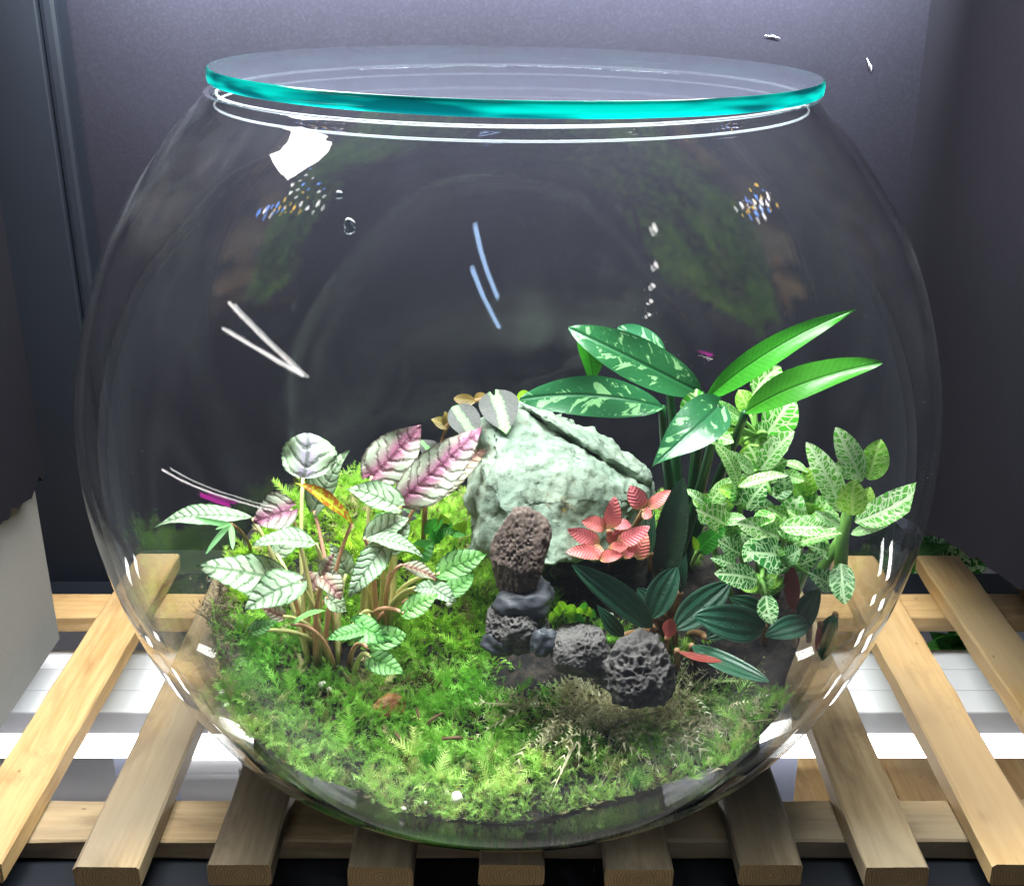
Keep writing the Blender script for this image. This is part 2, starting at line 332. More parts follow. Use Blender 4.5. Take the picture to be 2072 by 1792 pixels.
# stones
t = NT('pale_green_stone'); v = t.obj(); a = t.noise(v, 28, 6, .65); b = t.noise(v, 130, 5, .75); d = t.noise(v, 7, 3)
c = t.mix(t.step(a, .35, .68), (.19, .255, .20), (.34, .41, .325)); c = t.mix(t.math('MULTIPLY', t.step(b, .52, .64), .55), c, (.09, .12, .09))
ye = t.math('SUBTRACT', 1.0, t.step(t.math('ADD', t.vor(v, 34), t.math('MULTIPLY', a, .25)), .22, .36)); ye = t.math('MULTIPLY', ye, t.step(t.noise(v, 13, 2), .55, .60))
c = t.mix(t.math('MULTIPLY', ye, .75), c, (.50, .36, .10))
gr = t.step(d, .50, .66); c = t.mix(t.math('MULTIPLY', gr, .5), c, (.14, .19, .13)); st2 = t.step(t.noise(v, 19, 5, .7, .8), .58, .72); c = t.mix(t.math('MULTIPLY', st2, .6), c, (.13, .10, .06))
STONE = t.done(t.pbr(c, .8, t.bump(t.math('ADD', t.math('MULTIPLY', a, 1.0), t.math('MULTIPLY', b, .7)), .8, .003), .25))
def lava_mat(name, a0, b0, sc):
    t = NT(name); v = t.obj(); n1 = t.noise(v, 180, 4, .7); n2 = t.noise(v, 25, 3)
    c = t.mix(n1, a0, b0); c = t.mix(t.math('MULTIPLY', n2, .5), c, tuple(x * .45 for x in a0))
    return t.done(t.pbr(c, .85, t.bump(n1, .6, .0015), .2))
LAVA = lava_mat('grey_lava', (.070, .065, .064), (.21, .195, .19), 150)
LAVAB = lava_mat('brown_lava', (.10, .072, .062), (.25, .19, .165), 210)
t = NT('bark'); v = t.obj(); a = t.noise(v, 60, 5, .6, .5); BARK = t.done(t.pbr(t.mix(t.step(a, .35, .65), (.18, .06, .015), (.52, .27, .08)), .5, t.bump(a, .6, .002)))
TWIG = plain('twig_bark', (.13, .075, .035), .7, sc=200)
PERL = plain('perlite', (.72, .70, .62), .7, sc=200, bump=.5)

# moss and soil: colour carried per sprig
t = NT('moss'); at_ = t.n('ShaderNodeAttribute', attribute_name='tint'); n1 = t.noise(t.obj(), 90, 3)
c = t.mix(t.math('MULTIPLY', n1, .35), at_.outputs['Color'], t.mix(.5, at_.outputs['Color'], (.03, .10, .01)))
p = t.pbr(c, .5, None, .35); tl = t.n('ShaderNodeBsdfTranslucent'); t.set(tl.inputs[0], c); MOSS = t.done(t.smix(.35, p, tl.outputs[0]))
t = NT('soil'); v = t.obj(); a = t.noise(v, 120, 6, .7); b = t.noise(v, 30, 4, .6)
c = t.mix(t.step(a, .4, .7), (.010, .009, .010), (.055, .042, .034)); sn = t.n('ShaderNodeSeparateXYZ'); t.set(sn.inputs[0], t.n('ShaderNodeNewGeometry').outputs['Normal']); sd_ = t.math('SUBTRACT', 1.0, t.step(sn.outputs[2], -.2, .35))
c = t.mix(t.math('MULTIPLY', t.math('MULTIPLY', t.step(b, .42, .58), .85), sd_), c, (.16, .22, .04)); c = t.mix(t.math('MULTIPLY', t.math('MULTIPLY', t.step(t.noise(v, 45, 4, .6), .50, .62), .8), sd_), c, (.30, .18, .07))
sp = t.math('SUBTRACT', 1.0, t.step(t.vor(v, 140), .08, .16)); c = t.mix(t.math('MULTIPLY', sp, t.step(t.noise(v, 17), .55, .66)), c, (.34, .26, .15))
SOIL = t.done(t.pbr(c, .8, t.bump(a, 1.0, .004), .3))

# ------------------------------------------------------------------ object helpers
COL = S.collection
def mesh_obj(name, me, mat=None, parent=None):
    o = bpy.data.objects.new(name, me); COL.objects.link(o)
    if mat is not None:
        for m in (mat if isinstance(mat, (list, tuple)) else [mat]): me.materials.append(m)
    if parent is not None: o.parent = parent
    return o
def from_bm(name, bm, mat, parent=None, smooth=False):
    me = bpy.data.meshes.new(name); bm.normal_update(); bm.to_mesh(me); bm.free()
    if smooth: me.polygons.foreach_set('use_smooth', [True] * len(me.polygons))
    return mesh_obj(name, me, mat, parent)
def from_arr(name, V, Fc, mat, parent=None, smooth=True):
    me = bpy.data.meshes.new(name); me.from_pydata([tuple(v) for v in V], [], Fc); me.update()
    if smooth: me.polygons.foreach_set('use_smooth', [True] * len(me.polygons))
    return mesh_obj(name, me, mat, parent)
def tag(o, label, cat=None, group=None, kind=None):
    o['label'] = label
    if cat: o['category'] = cat
    if group: o['group'] = group
    if kind: o['kind'] = kind
    return o
def thing(name, label, cat, loc=(0, 0, 0), group=None):
    o = bpy.data.objects.new(name, None); COL.objects.link(o); o.location = loc; o.empty_display_size = .02
    return tag(o, label, cat, group)
def part(o, parent):
    """parent a mesh built in world space to a thing standing at its base"""
    o.parent = parent; o.matrix_parent_inverse = Matrix.Translation(-Vector(parent.location))
    return o
def box(name, lo, hi, mat, parent=None, bev=.001, rot=None):
    bm = bmesh.new(); bmesh.ops.create_cube(bm, size=1)
    c = [(a + b) / 2 for a, b in zip(lo, hi)]; s = [b - a for a, b in zip(lo, hi)]
    for v in bm.verts: v.co = Vector((v.co.x * s[0], v.co.y * s[1], v.co.z * s[2]))
    if bev: bmesh.ops.bevel(bm, geom=bm.edges[:], offset=bev, segments=2, affect='EDGES', profile=.6)
    o = from_bm(name, bm, mat); o.location = c
    if rot: o.rotation_euler = rot
    if parent is not None: part(o, parent)
    return o
def tube_arr(pts, rad, n=7, cap=True):
    pts = [Vector(p) for p in pts]; V = []; Fc = []; k = len(pts)
    rad = rad if isinstance(rad, (list, tuple)) else [rad] * k
    up = Vector((.31, .2, .93))
    for i, p in enumerate(pts):
        d = (pts[min(i + 1, k - 1)] - pts[max(i - 1, 0)]).normalized()
        a = d.cross(up)
        if a.length < 1e-4: a = d.cross(Vector((1, 0, 0)))
        a.normalize(); b = d.cross(a)
        for j in range(n):
            q = 2 * math.pi * j / n; V.append(p + (a * math.cos(q) + b * math.sin(q)) * rad[i])
    for i in range(k - 1):
        for j in range(n):
            Fc.append((i * n + j, i * n + (j + 1) % n, (i + 1) * n + (j + 1) % n, (i + 1) * n + j))
    if cap: Fc.append(tuple(range(n - 1, -1, -1))); Fc.append(tuple(range((k - 1) * n, k * n)))
    return V, Fc
def bez(a, b, c, n):
    a, b, c = Vector(a), Vector(b), Vector(c)
    return [a * (1 - s) ** 2 + b * 2 * s * (1 - s) + c * s * s for s in [i / (n - 1) for i in range(n)]]
def tube(name, pts, rad, mat, parent, n=7):
    V, Fc = tube_arr(pts, rad, n); o = from_arr(name, V, Fc, mat)
    return part(o, parent) if parent is not None else o

SHAPES = {'ovate': (.52, .95), 'lance': (.75, 1.0), 'round': (.5, .5), 'ell': (.62, .70), 'obov': (.8, .55), 'heart': (.36, .95), 'strap': (.45, .6)}
def leaf(parent, mat, b, t, wpx, roll=0, bow=.08, fold=.15, shape='ovate', wave=.0, serr=.0, tipdrop=.0, nu=14, nv=8, name='leaf', side=0.0, clamp=True):
    """blade from base b to tip t (scene points); wpx width; roll turns the blade about its midrib away from facing the lens position"""
    b, t = Vector(b), Vector(t); d = t - b; L = d.length; d = d / L
    mid = (b + t) * .5; w = wpx * mpp(mid) * .5
    toc = (CAM - mid).normalized(); n0 = (toc - d * toc.dot(d)); n0.normalize()
    nrm = Matrix.Rotation(R(roll), 3, d) @ n0
    if abs(roll) < 90:   # blades turn their face up to the light
        n2 = Matrix.Rotation(R(-roll), 3, d) @ n0
        if n2.z > nrm.z: nrm = n2
    sd = d.cross(nrm)
    m = mid + nrm * bow * L * 2 + sd * side * L * 2
    a0, b0 = SHAPES[shape]; um = a0 / (a0 + b0); wm = um ** a0 * (1 - um) ** b0
    ph = random.random() * 6; V = []; UV = []; PH = []; tw = R(random.uniform(-26, 26)); asy = random.uniform(-.13, .13); sb = random.uniform(-.05, .05)
    m = m + sd * sb * L * 2
    for i in range(nu + 1):
        u = i / nu; uu = min(max(u, .004), .996)
        p = b * (1 - u) ** 2 + m * 2 * u * (1 - u) + t * u * u - nrm * tipdrop * L * max(0, u - .6) ** 2 * 6
        ww = w * uu ** a0 * (1 - uu) ** b0 / wm
        if serr: ww *= 1 + serr * math.sin(i * 2.6 + ph) * (1 if i % 2 else .4)
        q3 = Matrix.Rotation(tw * (u - .25), 3, d); sd_u = q3 @ sd; n_u = q3 @ nrm
        for j in range(nv + 1):
            v = -1 + 2 * j / nv
            h = fold * abs(v) ** 1.4 * ww + wave * w * math.sin(u * 9 + ph + (2 if v > 0 else 0)) * abs(v) ** 2
            back = (abs(v) ** 2 * w * .35 * (1 - u) ** 6 if shape in ('heart', 'ovate') else 0)
            q = p + sd_u * v * ww * (1 - .25 * fold * abs(v)) * (1 + asy * (1 if v > 0 else -1)) + n_u * h - d * back
            if clamp: q = keep_in(q)
            V.append(q); UV.append((u, j / nv)); PH.append((u * L / w, v * ww / w))
    Fc = []
    for i in range(nu):
        for j in range(nv):
            k = i * (nv + 1) + j; Fc.append((k, k + 1, k + nv + 2, k + nv + 1))
    o = from_arr(name, V, Fc, mat); me = o.data
    u1 = me.uv_layers.new(name='leaf'); u2 = me.uv_layers.new(name='phys')
    idx = np.empty(len(me.loops), dtype=np.int32); me.loops.foreach_get('vertex_index', idx)
    u1.data.foreach_set('uv', np.array(UV, dtype=np.float32)[idx].ravel()); u2.data.foreach_set('uv', np.array(PH, dtype=np.float32)[idx].ravel())
    if parent is not None: part(o, parent)
    return o

# ================================================================== STRUCTURE: boards round the bowl
def slab(name, P4, th, mat, label, cat=None, ragged=None, kind='structure'):
    """thick sheet through corner points P4 (ordered); ragged = (i,j,amp) breaks up one edge"""
    P4 = [Vector(p) for p in P4]; ring = []
    k = len(P4)
    for i in range(k):
        a, b = P4[i], P4[(i + 1) % k]
        if ragged and i == ragged[0]:
            n = 40; up = Vector((0, 0, 1))
            for s in range(n): ring.append(a.lerp(b, s / n) + up * ((noise.fractal(Vector((s * .33, 1.7, i)), .9, 2.1, 4)) * ragged[1] if s else 0))
        else: ring.append(a)
    nr = (P4[1] - P4[0]).cross(P4[2] - P4[0]).normalized()
    bm = bmesh.new(); vs = [bm.verts.new(p) for p in ring]; f = bm.faces.new(vs)
    ex = bmesh.ops.extrude_face_region(bm, geom=[f])
    for v in ex['geom']:
        if isinstance(v, bmesh.types.BMVert): v.co -= nr * th
    bmesh.ops.recalc_face_normals(bm, faces=bm.faces[:]); bmesh.ops.triangulate(bm, faces=[q for q in bm.faces if len(q.verts) > 4])
    o = from_bm(name, bm, mat); tag(o, label, cat, kind=kind); return o
slab('wall_back', [(-.45, .335, -.02), (.3455, .335, -.02), (.3455, .335, .95), (-.45, .335, .95)], .006, FELT, 'dark purple grey board standing behind the glass bowl')
slab('wall_right', [(.340, .334, .035), (.332, -.06, .146), (.332, -.06, .95), (.340, .334, .95)], .006, FELT, 'dark purple grey board to the right of the bowl with a slanting cut lower edge', ragged=(0, .006))
slab('wall_left', [(-.362, -.03, .128), (-.362, .172, .130), (-.362, .172, .95), (-.362, -.03, .95)], .005, FELT, 'dark purple grey board at the left with a torn lower edge', ragged=(0, .010))
slab('wall_left_panel', [(-.376, -.03, -.024), (-.376, .181, -.024), (-.376, .181, .95), (-.376, -.03, .95)], .006, PALE, 'pale grey fabric panel behind the torn left board')
post = thing('metal_post', 'dark blue steel post standing upright left of the bowl', 'post', (-.40, .31, -.06))
box('shaft', (-.4700, .298, -.06), (-.3640, .330, .95), STEEL, post, .002)
box('edge_strip', (-.3635, .301, -.06), (-.3505, .330, .95), STEEL, post, .004)

wb = bpy.data.objects['wall_back']; wr_ = bpy.data.objects['wall_right']
SCUFF = plain('scuff', (.5, .5, .54), .8)
for x, y, dx, dy in ((1548, 72, 30, 6), (1754, 118, 5, 22), (1760, 128, 3, 18)):
    a, b = (at(x, y, .3335), at(x + dx, y + dy, .3335)); V, Fc = tube_arr([a, a.lerp(b, .5) + Vector((.0006, 0, .0005)), b], [.0002, .0006, .0002], 5); o = from_arr('scuff', V, Fc, SCUFF); o.parent = wb
for y0, z0, y1, z1 in ((.02, .36, .035, .34), (.035, .34, .03, .372), (.06, .30, .064, .312)):
    V, Fc = tube_arr([(.3345, y0, z0), (.3345, y1, z1)], [.0005, .0002], 5); o = from_arr('scuff', V, Fc, SCUFF); o.parent = wr_
# ================================================================== slatted rack
rack = thing('slatted_rack', 'slatted pine rack the glass bowl stands on', 'rack', (0, .1, -.034))
def slat_obj(name, lo, hi, mat, axis):
    c = Vector([(a + b) / 2 for a, b in zip(lo, hi)]); s = [b - a for a, b in zip(lo, hi)]
    n = 26; V = []; Fc = []; sd = random.random() * 50
    bev = .0016; hw, ht = s[0] / 2, s[2] / 2
    prof = [(-hw + bev, ht), (hw - bev, ht), (hw, ht - bev), (hw, -ht + bev), (hw - bev, -ht), (-hw + bev, -ht), (-hw, -ht + bev), (-hw, ht - bev)]
    for i in range(n + 1):
        y = -s[1] / 2 + s[1] * i / n
        for k, (x, z) in enumerate(prof):
            j = noise.noise(Vector((k * 3.1 + sd, y * 28, 0))) * .0012
            V.append(Vector((x + j, y, z + j * .5)))
    m = len(prof)
    for i in range(n):
        for k in range(m): Fc.append((i * m + k, i * m + (k + 1) % m, (i + 1) * m + (k + 1) % m, (i + 1) * m + k))
    Fc.append(tuple(range(m - 1, -1, -1))); Fc.append(tuple(range(n * m, n * m + m)))
    o = from_arr(name, V, [f[::-1] for f in Fc], [mat, ENDG], smooth=False)
    o.data.polygons[-1].material_index = 1; o.data.polygons[-2].material_index = 1
    o.location = c
    if axis == 'X': o.rotation_euler = (0, 0, R(90))
    return part(o, rack)
WOODSH = wood_mat('shaded_wood', (.14, .105, .065), (.20, .155, .10), (.055, .042, .028), (.10, .085, .068))  # shade under the bowl put into the wood colour of the middle slats
SL = [(-.3225, WOOD, .002), (-.2400, WOODG, .000), (-.1590, WOODSH, .001), (-.0740, WOODSH, 0), (.0045, WOODSH, .001), (.0815, WOODSH, -.001), (.1600, WOODSH, .001), (.2370, WOODG, 0), (.3160, WOOD, .001), (.3950, WOOD, 0), (.474, WOOD, 0)]
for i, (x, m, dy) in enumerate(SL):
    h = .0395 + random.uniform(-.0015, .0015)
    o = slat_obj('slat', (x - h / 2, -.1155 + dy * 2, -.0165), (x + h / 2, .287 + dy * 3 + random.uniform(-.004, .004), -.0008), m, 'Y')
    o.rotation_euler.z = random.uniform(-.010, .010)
for y0, y1 in ((-.073, -.033), (.206, .246)):
    c = (y0 + y1) / 2
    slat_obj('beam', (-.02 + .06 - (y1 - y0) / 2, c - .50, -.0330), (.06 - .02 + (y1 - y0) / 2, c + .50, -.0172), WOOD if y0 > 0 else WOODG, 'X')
fr = thing('steel_frame', 'dark steel frame under the slatted rack', 'frame', (0, .1, -.06))
box('front_bar', (-.6, -.118, -.060), (.7, -.060, -.0340), STEEL, fr, .002)
box('rear_bar', (-.6, .268, -.060), (.7, .315, -.0340), STEEL, fr, .002)

# ------------------------------------------------------------------ light fitting under the rack
lf = thing('light_fitting', 'white light fitting with a glowing tube seen through the slats', 'light fitting', (0, .17, -.11))
for k in range(3):
    box('panel', (-.70, .128 + k * .0315, -.082), (.80, .1590 + k * .0315, -.060), WHITEP, lf, .0015)
V, Fc = tube_arr([(-.70, .136, -.0955), (.80, .136, -.0955)], .0125, 20); part(from_arr('tube', V, Fc, TUBE), lf)
box('bracket', (-.272, .131, -.124), (-.150, .1345, -.109), WHITEP, lf, .001)
bo = tube('bolt', [(-.2085, .100, -.088), (-.2085, .100, -.094), (-.2085, .100, -.0941), (-.2085, .100, -.106), (-.2085, .100, -.1061), (-.2085, .100, -.120)], [.0028, .0028, .006, .006, .0036, .0036], BLACK, lf, 10)
fl = box('lower_shelf', (-1.2, -.3, -.315), (1.4, .95, -.300), plain('lower_shelf_board', (.34, .33, .33), .7, sc=18), None, .002); tag(fl, 'grey lower shelf board under the rack', kind='structure')
b1 = box('grey_block', (-.335, .152, -.300), (-.285, .165, -.095), GREYP, None, .002); tag(b1, 'blue grey upright plate under the left slats', 'plate')
b2 = box('grey_block', (.180, .152, -.300), (.248, .165, -.095), GREYP, None, .002); tag(b2, 'grey metal plate under the right slats', 'plate')
b3 = box('wooden_board', (.262, .16, -.300), (.62, .55, -.285), WOOD, None, .002); tag(b3, 'pale wooden board lying low under the right slats', 'board')

def small_plant(label, loc, n, sz, mat, seed, group=None):
    rnd = random.Random(seed); p = thing('potted_plant', label, 'plant', loc, group)
    for k in range(n):
        a = rnd.uniform(0, 2 * math.pi); e = rnd.uniform(.2, 1.0); b = Vector(loc) + Vector((rnd.uniform(-.3, .3), rnd.uniform(-.2, .2), rnd.uniform(0, .3))) * sz
        t = b + Vector((math.cos(a) * math.cos(e), math.sin(a) * math.cos(e), math.sin(e))) * sz * rnd.uniform(.6, 1)
        leaf(p, mat, b, t, sz * .55 / mpp(b), rnd.uniform(-50, 50), .08, .15, 'ovate', .06, clamp=False, nu=9, nv=6)
    return p
small_plant('patterned green plant behind the rack at the right edge', (.435, .385, -.085), 22, .075, FITD, 3)
small_plant('dark green plant behind the bowl at lower right', (.375, .375, -.07), 14, .06, BGL, 4)
small_plant('green leaves seen through the slats at right', (.31, .255, -.11), 16, .06, BGL, 5)
small_plant('green leaves low behind the rightmost slats', (.43, .255, -.11), 18, .06, BGL, 6)

# ================================================================== GLASS BOWL
bowl = thing('glass_bowl', 'large round clear glass bowl holding a planted terrarium', 'bowl', (0, 0, 0))
def revolve(pr, n=128, close_axis=True):
    V = []; Fc = []; k = len(pr)
    for r, z in pr:
        for j in range(n):
            q = 2 * math.pi * j / n; V.append((r * math.cos(q), r * math.sin(q), z))
    for i in range(k - 1):
        for j in range(n): Fc.append((i * n + j, i * n + (j + 1) % n, (i + 1) * n + (j + 1) % n, (i + 1) * n + j))
    return V, Fc
lip = [(PROF[-1, 0] - .0005, PROF[-1, 1] + .0020), (PROF[-1, 0] - .0028, PROF[-1, 1] + .0026), (PIN[-1, 0] + .0002, PIN[-1, 1] + .0012)]
PR2 = [(0.0005, .0)] + [tuple(p) for p in PROF] + lip + [tuple(p) for p in PIN[::-1]] + [(0.0005, PIN[0, 1])]
V, Fc = revolve(PR2); g = from_arr('wall', V, Fc, [GLASS, GLASSI]); part(g, bowl)
mi = np.zeros(len(Fc), dtype=np.int32); mi[(len(PROF) + 3) * 128:] = 1; g.data.polygons.foreach_set('material_index', mi)
for r, z, q in ((.1590, .4385, .0008), (.1605, .4325, .0006)):  # pale beads stand in for the highlight lines along the rim
    pr = [(r + q * math.cos(a), z + q * math.sin(a)) for a in [2 * math.pi * i / 10 for i in range(11)]]
    V, Fc = revolve(pr); part(from_arr('rim_line', V, Fc, RIMHI), bowl)
bowl.rotation_euler = (0, 0.010, 0)

lid = thing('glass_cover', 'flat round glass lid with a bright turquoise edge on the bowl', 'lid', (.0065, 0, .4425))
LR = .1655; LT = .0075
pr = [(.0005, 0), (LR - .0022, 0), (LR - .0016, .0002)]
V, Fc = revolve([(.0005, 0), (LR - .0012, 0)]); from_arr('under_face', V, Fc, LIDG, lid)
V, Fc = revolve([(LR - .0012, LT), (.0005, LT)]); from_arr('top_face', V, Fc, LIDG, lid)
pr = [(LR - .0012, 0), (LR - .0003, .0006), (LR, .0018), (LR, LT - .0018), (LR - .0003, LT - .0006), (LR - .0012, LT)]
V, Fc = revolve(pr); from_arr('edge', V, Fc, LIDE, lid)
lid.rotation_euler = (0, .021, 0)

def on_glass(x, y, inner=True):
    """first meeting of direction (x, y) with the bowl wall"""
    for k in range(400):
        P = at(x, y, -.27 + .54 * k / 400)
        if 0 < P.z < .437 and math.hypot(P.x, P.y) < r_in(P.z): return P
    return at(x, y, -.16)
def drop(x, y, sx, sy, label):
    P = on_glass(x, y); bm = bmesh.new(); bmesh.ops.create_icosphere(bm, subdivisions=3, radius=1)
    s = mpp(P)
    for v in bm.verts: v.co = Vector((v.co.x * sx * s, v.co.y * .0012, v.co.z * sy * s * (1 + .25 * v.co.z)))
    o = from_bm('water_drop', bm, DROP, None, True); o.location = P; o.rotation_euler = (R(-25), R(-20), 0); tag(o, label, 'drop', 'drops on the glass')
drop(708, 461, 15, 17, 'larger clear drop on the upper left of the bowl')
drop(686, 396, 9, 9, 'smaller clear drop on the upper left of the bowl')

# ------------------------------------------------------------------ lamps of the room in front, seen mirrored in the glass
def room_tube(pts, r, mat, label, cat='lamp', grp=None):
    V, Fc = tube_arr(pts, r, 10); o = from_arr('ceiling_tube' if cat == 'lamp' else 'spot_lamp', V, Fc, mat); tag(o, label, cat, grp)
room_tube([(-.28, -1.15, 2.2), (-.10, -1.76, 2.2)], .018, BLUEL, 'nearer bluish ceiling tube mirrored in the front of the bowl')
room_tube([(-.32, -1.43, 2.2), (-.10, -2.30, 2.2)], .020, BLUEL, 'farther bluish ceiling tube mirrored in the front of the bowl')
room_tube([(-4.04, -.57, 2.2), (-4.41, -3.4, 2.2)], .032, WHITEL, 'white ceiling tube mirrored in the left of the bowl, upper streak')
room_tube([(-5.34, -.96, 2.2), (-4.31, -3.23, 2.15)], .032, WHITEL, 'white ceiling tube mirrored in the left of the bowl, lower streak')
room_tube([(-1.68, -.16, .02), (-1.53, -.76, .04), (-1.37, -1.06, .05)], .0045, WHITEL, 'thin white shelf tube mirrored low in the left of the bowl')
room_tube([(-1.61, -.52, -.005), (-1.53, -.76, -.002)], .012, MAGL, 'magenta grow tube mirrored low in the left of the bowl')
for k, (x, y) in enumerate(((1.31, -.91), (1.40, -1.17), (1.46, -1.40), (1.53, -1.62), (1.62, -1.86))):
    room_tube([(x, y, 2.20), (x, y, 2.23)], .020, WHITEL, 'round ceiling spot, %s of the dots mirrored right of centre' % ('topmost', 'second from the top', 'middle one', 'second from the bottom', 'lowest')[k], 'spot lamp', 'ceiling spots')

def led_board(pts, label):
    b = thing('led_board', label, 'lamp', pts[0]); rl = random.Random(2)
    for p in pts:
        bm = bmesh.new(); bmesh.ops.create_cube(bm, size=.0075 * rl.uniform(.7, 1.5)); o = from_bm('chip', bm, rl.choice((WARML, BLUEC, WHITEL))); o.location = p; part(o, b)
led_board([(-0.658, -0.005, 1.105), (-0.664, -0.047, 1.104), (-0.689, -0.072, 1.086), (-0.706, -0.164, 1.069), (-0.716, -0.201, 1.056), (-0.726, -0.232, 1.042), (-0.662, -0.21, 1.102), (-0.669, -0.246, 1.089), (-0.679, -0.286, 1.073), (-0.734, -0.13, 1.045), (-0.747, -0.16, 1.031), (-0.764, -0.163, 1.013), (-0.782, -0.151, 0.995), (-0.794, -0.135, 0.981), (-0.803, -0.123, 0.97), (-0.81, -0.119, 0.962), (-0.79, -0.154, 0.984), (-0.778, -0.168, 0.997), (-0.765, -0.187, 1.009), (-0.673, -0.16, 1.098), (-0.707, -0.267, 1.052), (-0.743, -0.22, 1.026), (-0.822, -0.099, 0.947), (-0.714, -0.088, 1.064)], 'coloured light chips mirrored at the upper left of the bowl')
led_board([(0.805, -0.011, 0.967), (0.824, -0.009, 0.943), (0.836, -0.006, 0.927), (0.818, -0.065, 0.955), (0.828, -0.044, 0.941), (0.84, -0.016, 0.923), (0.801, -0.113, 0.976), (0.817, -0.087, 0.956), (0.83, -0.062, 0.939), (0.84, -0.037, 0.923), (0.792, -0.147, 0.984), (0.816, -0.111, 0.956), (0.832, -0.08, 0.935), (0.846, -0.052, 0.915), (0.825, -0.112, 0.944), (0.839, -0.09, 0.925), (0.856, 0.001, 0.896), (0.808, -0.138, 0.964)], 'coloured light chips mirrored at the upper right of the bowl')
#CONTENTS
# ================================================================== GROUND INSIDE THE BOWL
def soil_body():
    n = 150; rings = 46; V = []; Fc = []
    # top surface: polar grid reaching the glass
    for i in range(rings + 1):
        s = i / rings
        for j in range(n):
            q = 2 * math.pi * j / n; c, sn = math.cos(q), math.sin(q)
            r = .11
            for _ in range(7): r = float(r_in(min(max(float(terrain(r * c, r * sn)) - .004, .011), .4))) - .0012
            rr = r * max(s, .002); z = float(terrain(rr * c, rr * sn)) - .004
            z += noise.noise(Vector((rr * c * 60, rr * sn * 60, 0))) * .004 * (1 - s ** 8)
            V.append((rr * c, rr * sn, max(z, .0115)))
    for i in range(rings):
        for j in range(n): Fc.append((i * n + j, i * n + (j + 1) % n, (i + 1) * n + (j + 1) % n, (i + 1) * n + j))
    base = rings * n; m = 14
    for k in range(1, m + 1):
        for j in range(n):
            x, y, z = V[base + j]; zz = z + (.0112 - z) * k / m; r = float(r_in(zz)) - .0012; q = 2 * math.pi * j / n
            V.append((r * math.cos(q), r * math.sin(q), zz))
    for k in range(m):
        for j in range(n): a = base + k * n; Fc.append((a + j, a + (j + 1) % n, a + n + (j + 1) % n, a + n + j))
    Fc.append(tuple(base + m * n + j for j in range(n - 1, -1, -1)))
    return from_arr('soil', V, [f[::-1] for f in Fc], SOIL)
tag(soil_body(), 'dark damp soil filling the bottom of the bowl', 'soil', kind='stuff')

# ------------------------------------------------------------------ moss
class Tri:
    def __init__(s): s.V = []; s.C = []
    def add(s, T, col):   # T (k,3,3)
        s.V.append(T.reshape(-1, 3)); s.C.append(np.repeat(np.asarray(col, float).reshape(-1, 3), 3, 0) if np.ndim(col) > 1 else np.tile(col, (T.shape[0] * 3, 1)))
    def build(s, name, mat):
        V = np.vstack(s.V); C = np.vstack(s.C); n = len(V) // 3
        me = bpy.data.meshes.new(name); me.vertices.add(len(V)); me.vertices.foreach_set('co', V.astype(np.float32).ravel())
        me.loops.add(len(V)); me.loops.foreach_set('vertex_index', np.arange(len(V), dtype=np.int32))
        me.polygons.add(n); me.polygons.foreach_set('loop_start', np.arange(0, len(V), 3, dtype=np.int32))
        me.update(); me.validate()
        a = me.color_attributes.new('tint', 'FLOAT_COLOR', 'POINT'); a.data.foreach_set('color', np.hstack([C, np.ones((len(C), 1))]).astype(np.float32).ravel())
        return mesh_obj(name, me, mat)
def clamp_in(P, m=.0025):
    r = np.hypot(P[..., 0], P[..., 1]); q = r_in(np.clip(P[..., 2], .012, .43)) - m
    k = np.where(r > q, q / np.maximum(r, 1e-6), 1.0); P = P.copy(); P[..., 0] *= k; P[..., 1] *= k; P[..., 2] = np.maximum(P[..., 2], .0118); return P
def sprigs(T, base, direc, L, col, nl=7, lw=.30, ll=.32, curl=.35, stemw=.045, spread=.9):
    """feathery sprigs; all arguments are arrays over sprigs"""
    n = len(base); rnd = RNG
    d = direc / np.linalg.norm(direc, axis=1)[:, None]
    ref = rnd.normal(size=(n, 3)); s = np.cross(d, ref); s /= np.linalg.norm(s, axis=1)[:, None]
    bend = np.cross(d, s) * (rnd.uniform(-1, 1, n) * curl)[:, None] + np.array([0, 0, -.35]) * curl
    def P(t): return base + (d * t + bend * t * t) * L[:, None]
    tp = P(1.0)
    st = np.stack([base - s * (L * stemw)[:, None], base + s * (L * stemw)[:, None], tp], 1)
    T.add(clamp_in(st), np.tile(col * .85, (1, 1)))
    tips = []
    for k in range(nl):
        t = .15 + .85 * k / (nl - 1)
        c = P(t); tan = d + bend * 2 * t
        for sg in (-1, 1):
            a = rnd.uniform(-.6, .6, n)[:, None]
            o = s * sg * np.cos(a) + np.cross(tan, s) * np.sin(a)
            l = (L * ll * (1.15 - .75 * t) * rnd.uniform(.7, 1.3, n))[:, None]
            e = c + (o * spread + tan * .75) * l
            w = tan / np.linalg.norm(tan, axis=1)[:, None] * (l * lw)
            T.add(clamp_in(np.stack([c - w * .5, c + w * .5, e], 1)), np.clip(col * (1 + .35 * t), 0, 1))
def region(px, py, cx, cy_, rx, ry): return np.exp(-(((px - cx) / rx) ** 2 + ((py - cy_) / ry) ** 2))
def ground_samples(n):
    r = .205 * np.sqrt(RNG.random(n)); q = RNG.random(n) * 2 * np.pi; x = r * np.cos(q); y = r * np.sin(q); z = terrain(x, y)
    ok = r < r_in(np.clip(z, .012, .4)) - .003; x, y, z = x[ok], y[ok], z[ok]
    B = np.stack([x, y, z - .002], 1); px, py = proj(B); return B, px, py
def fbm(x, y, s):
    return np.array([noise.fractal(Vector((a * s, b * s, 3.3)), 1.0, 2.0, 3) for a, b in zip(x, y)])
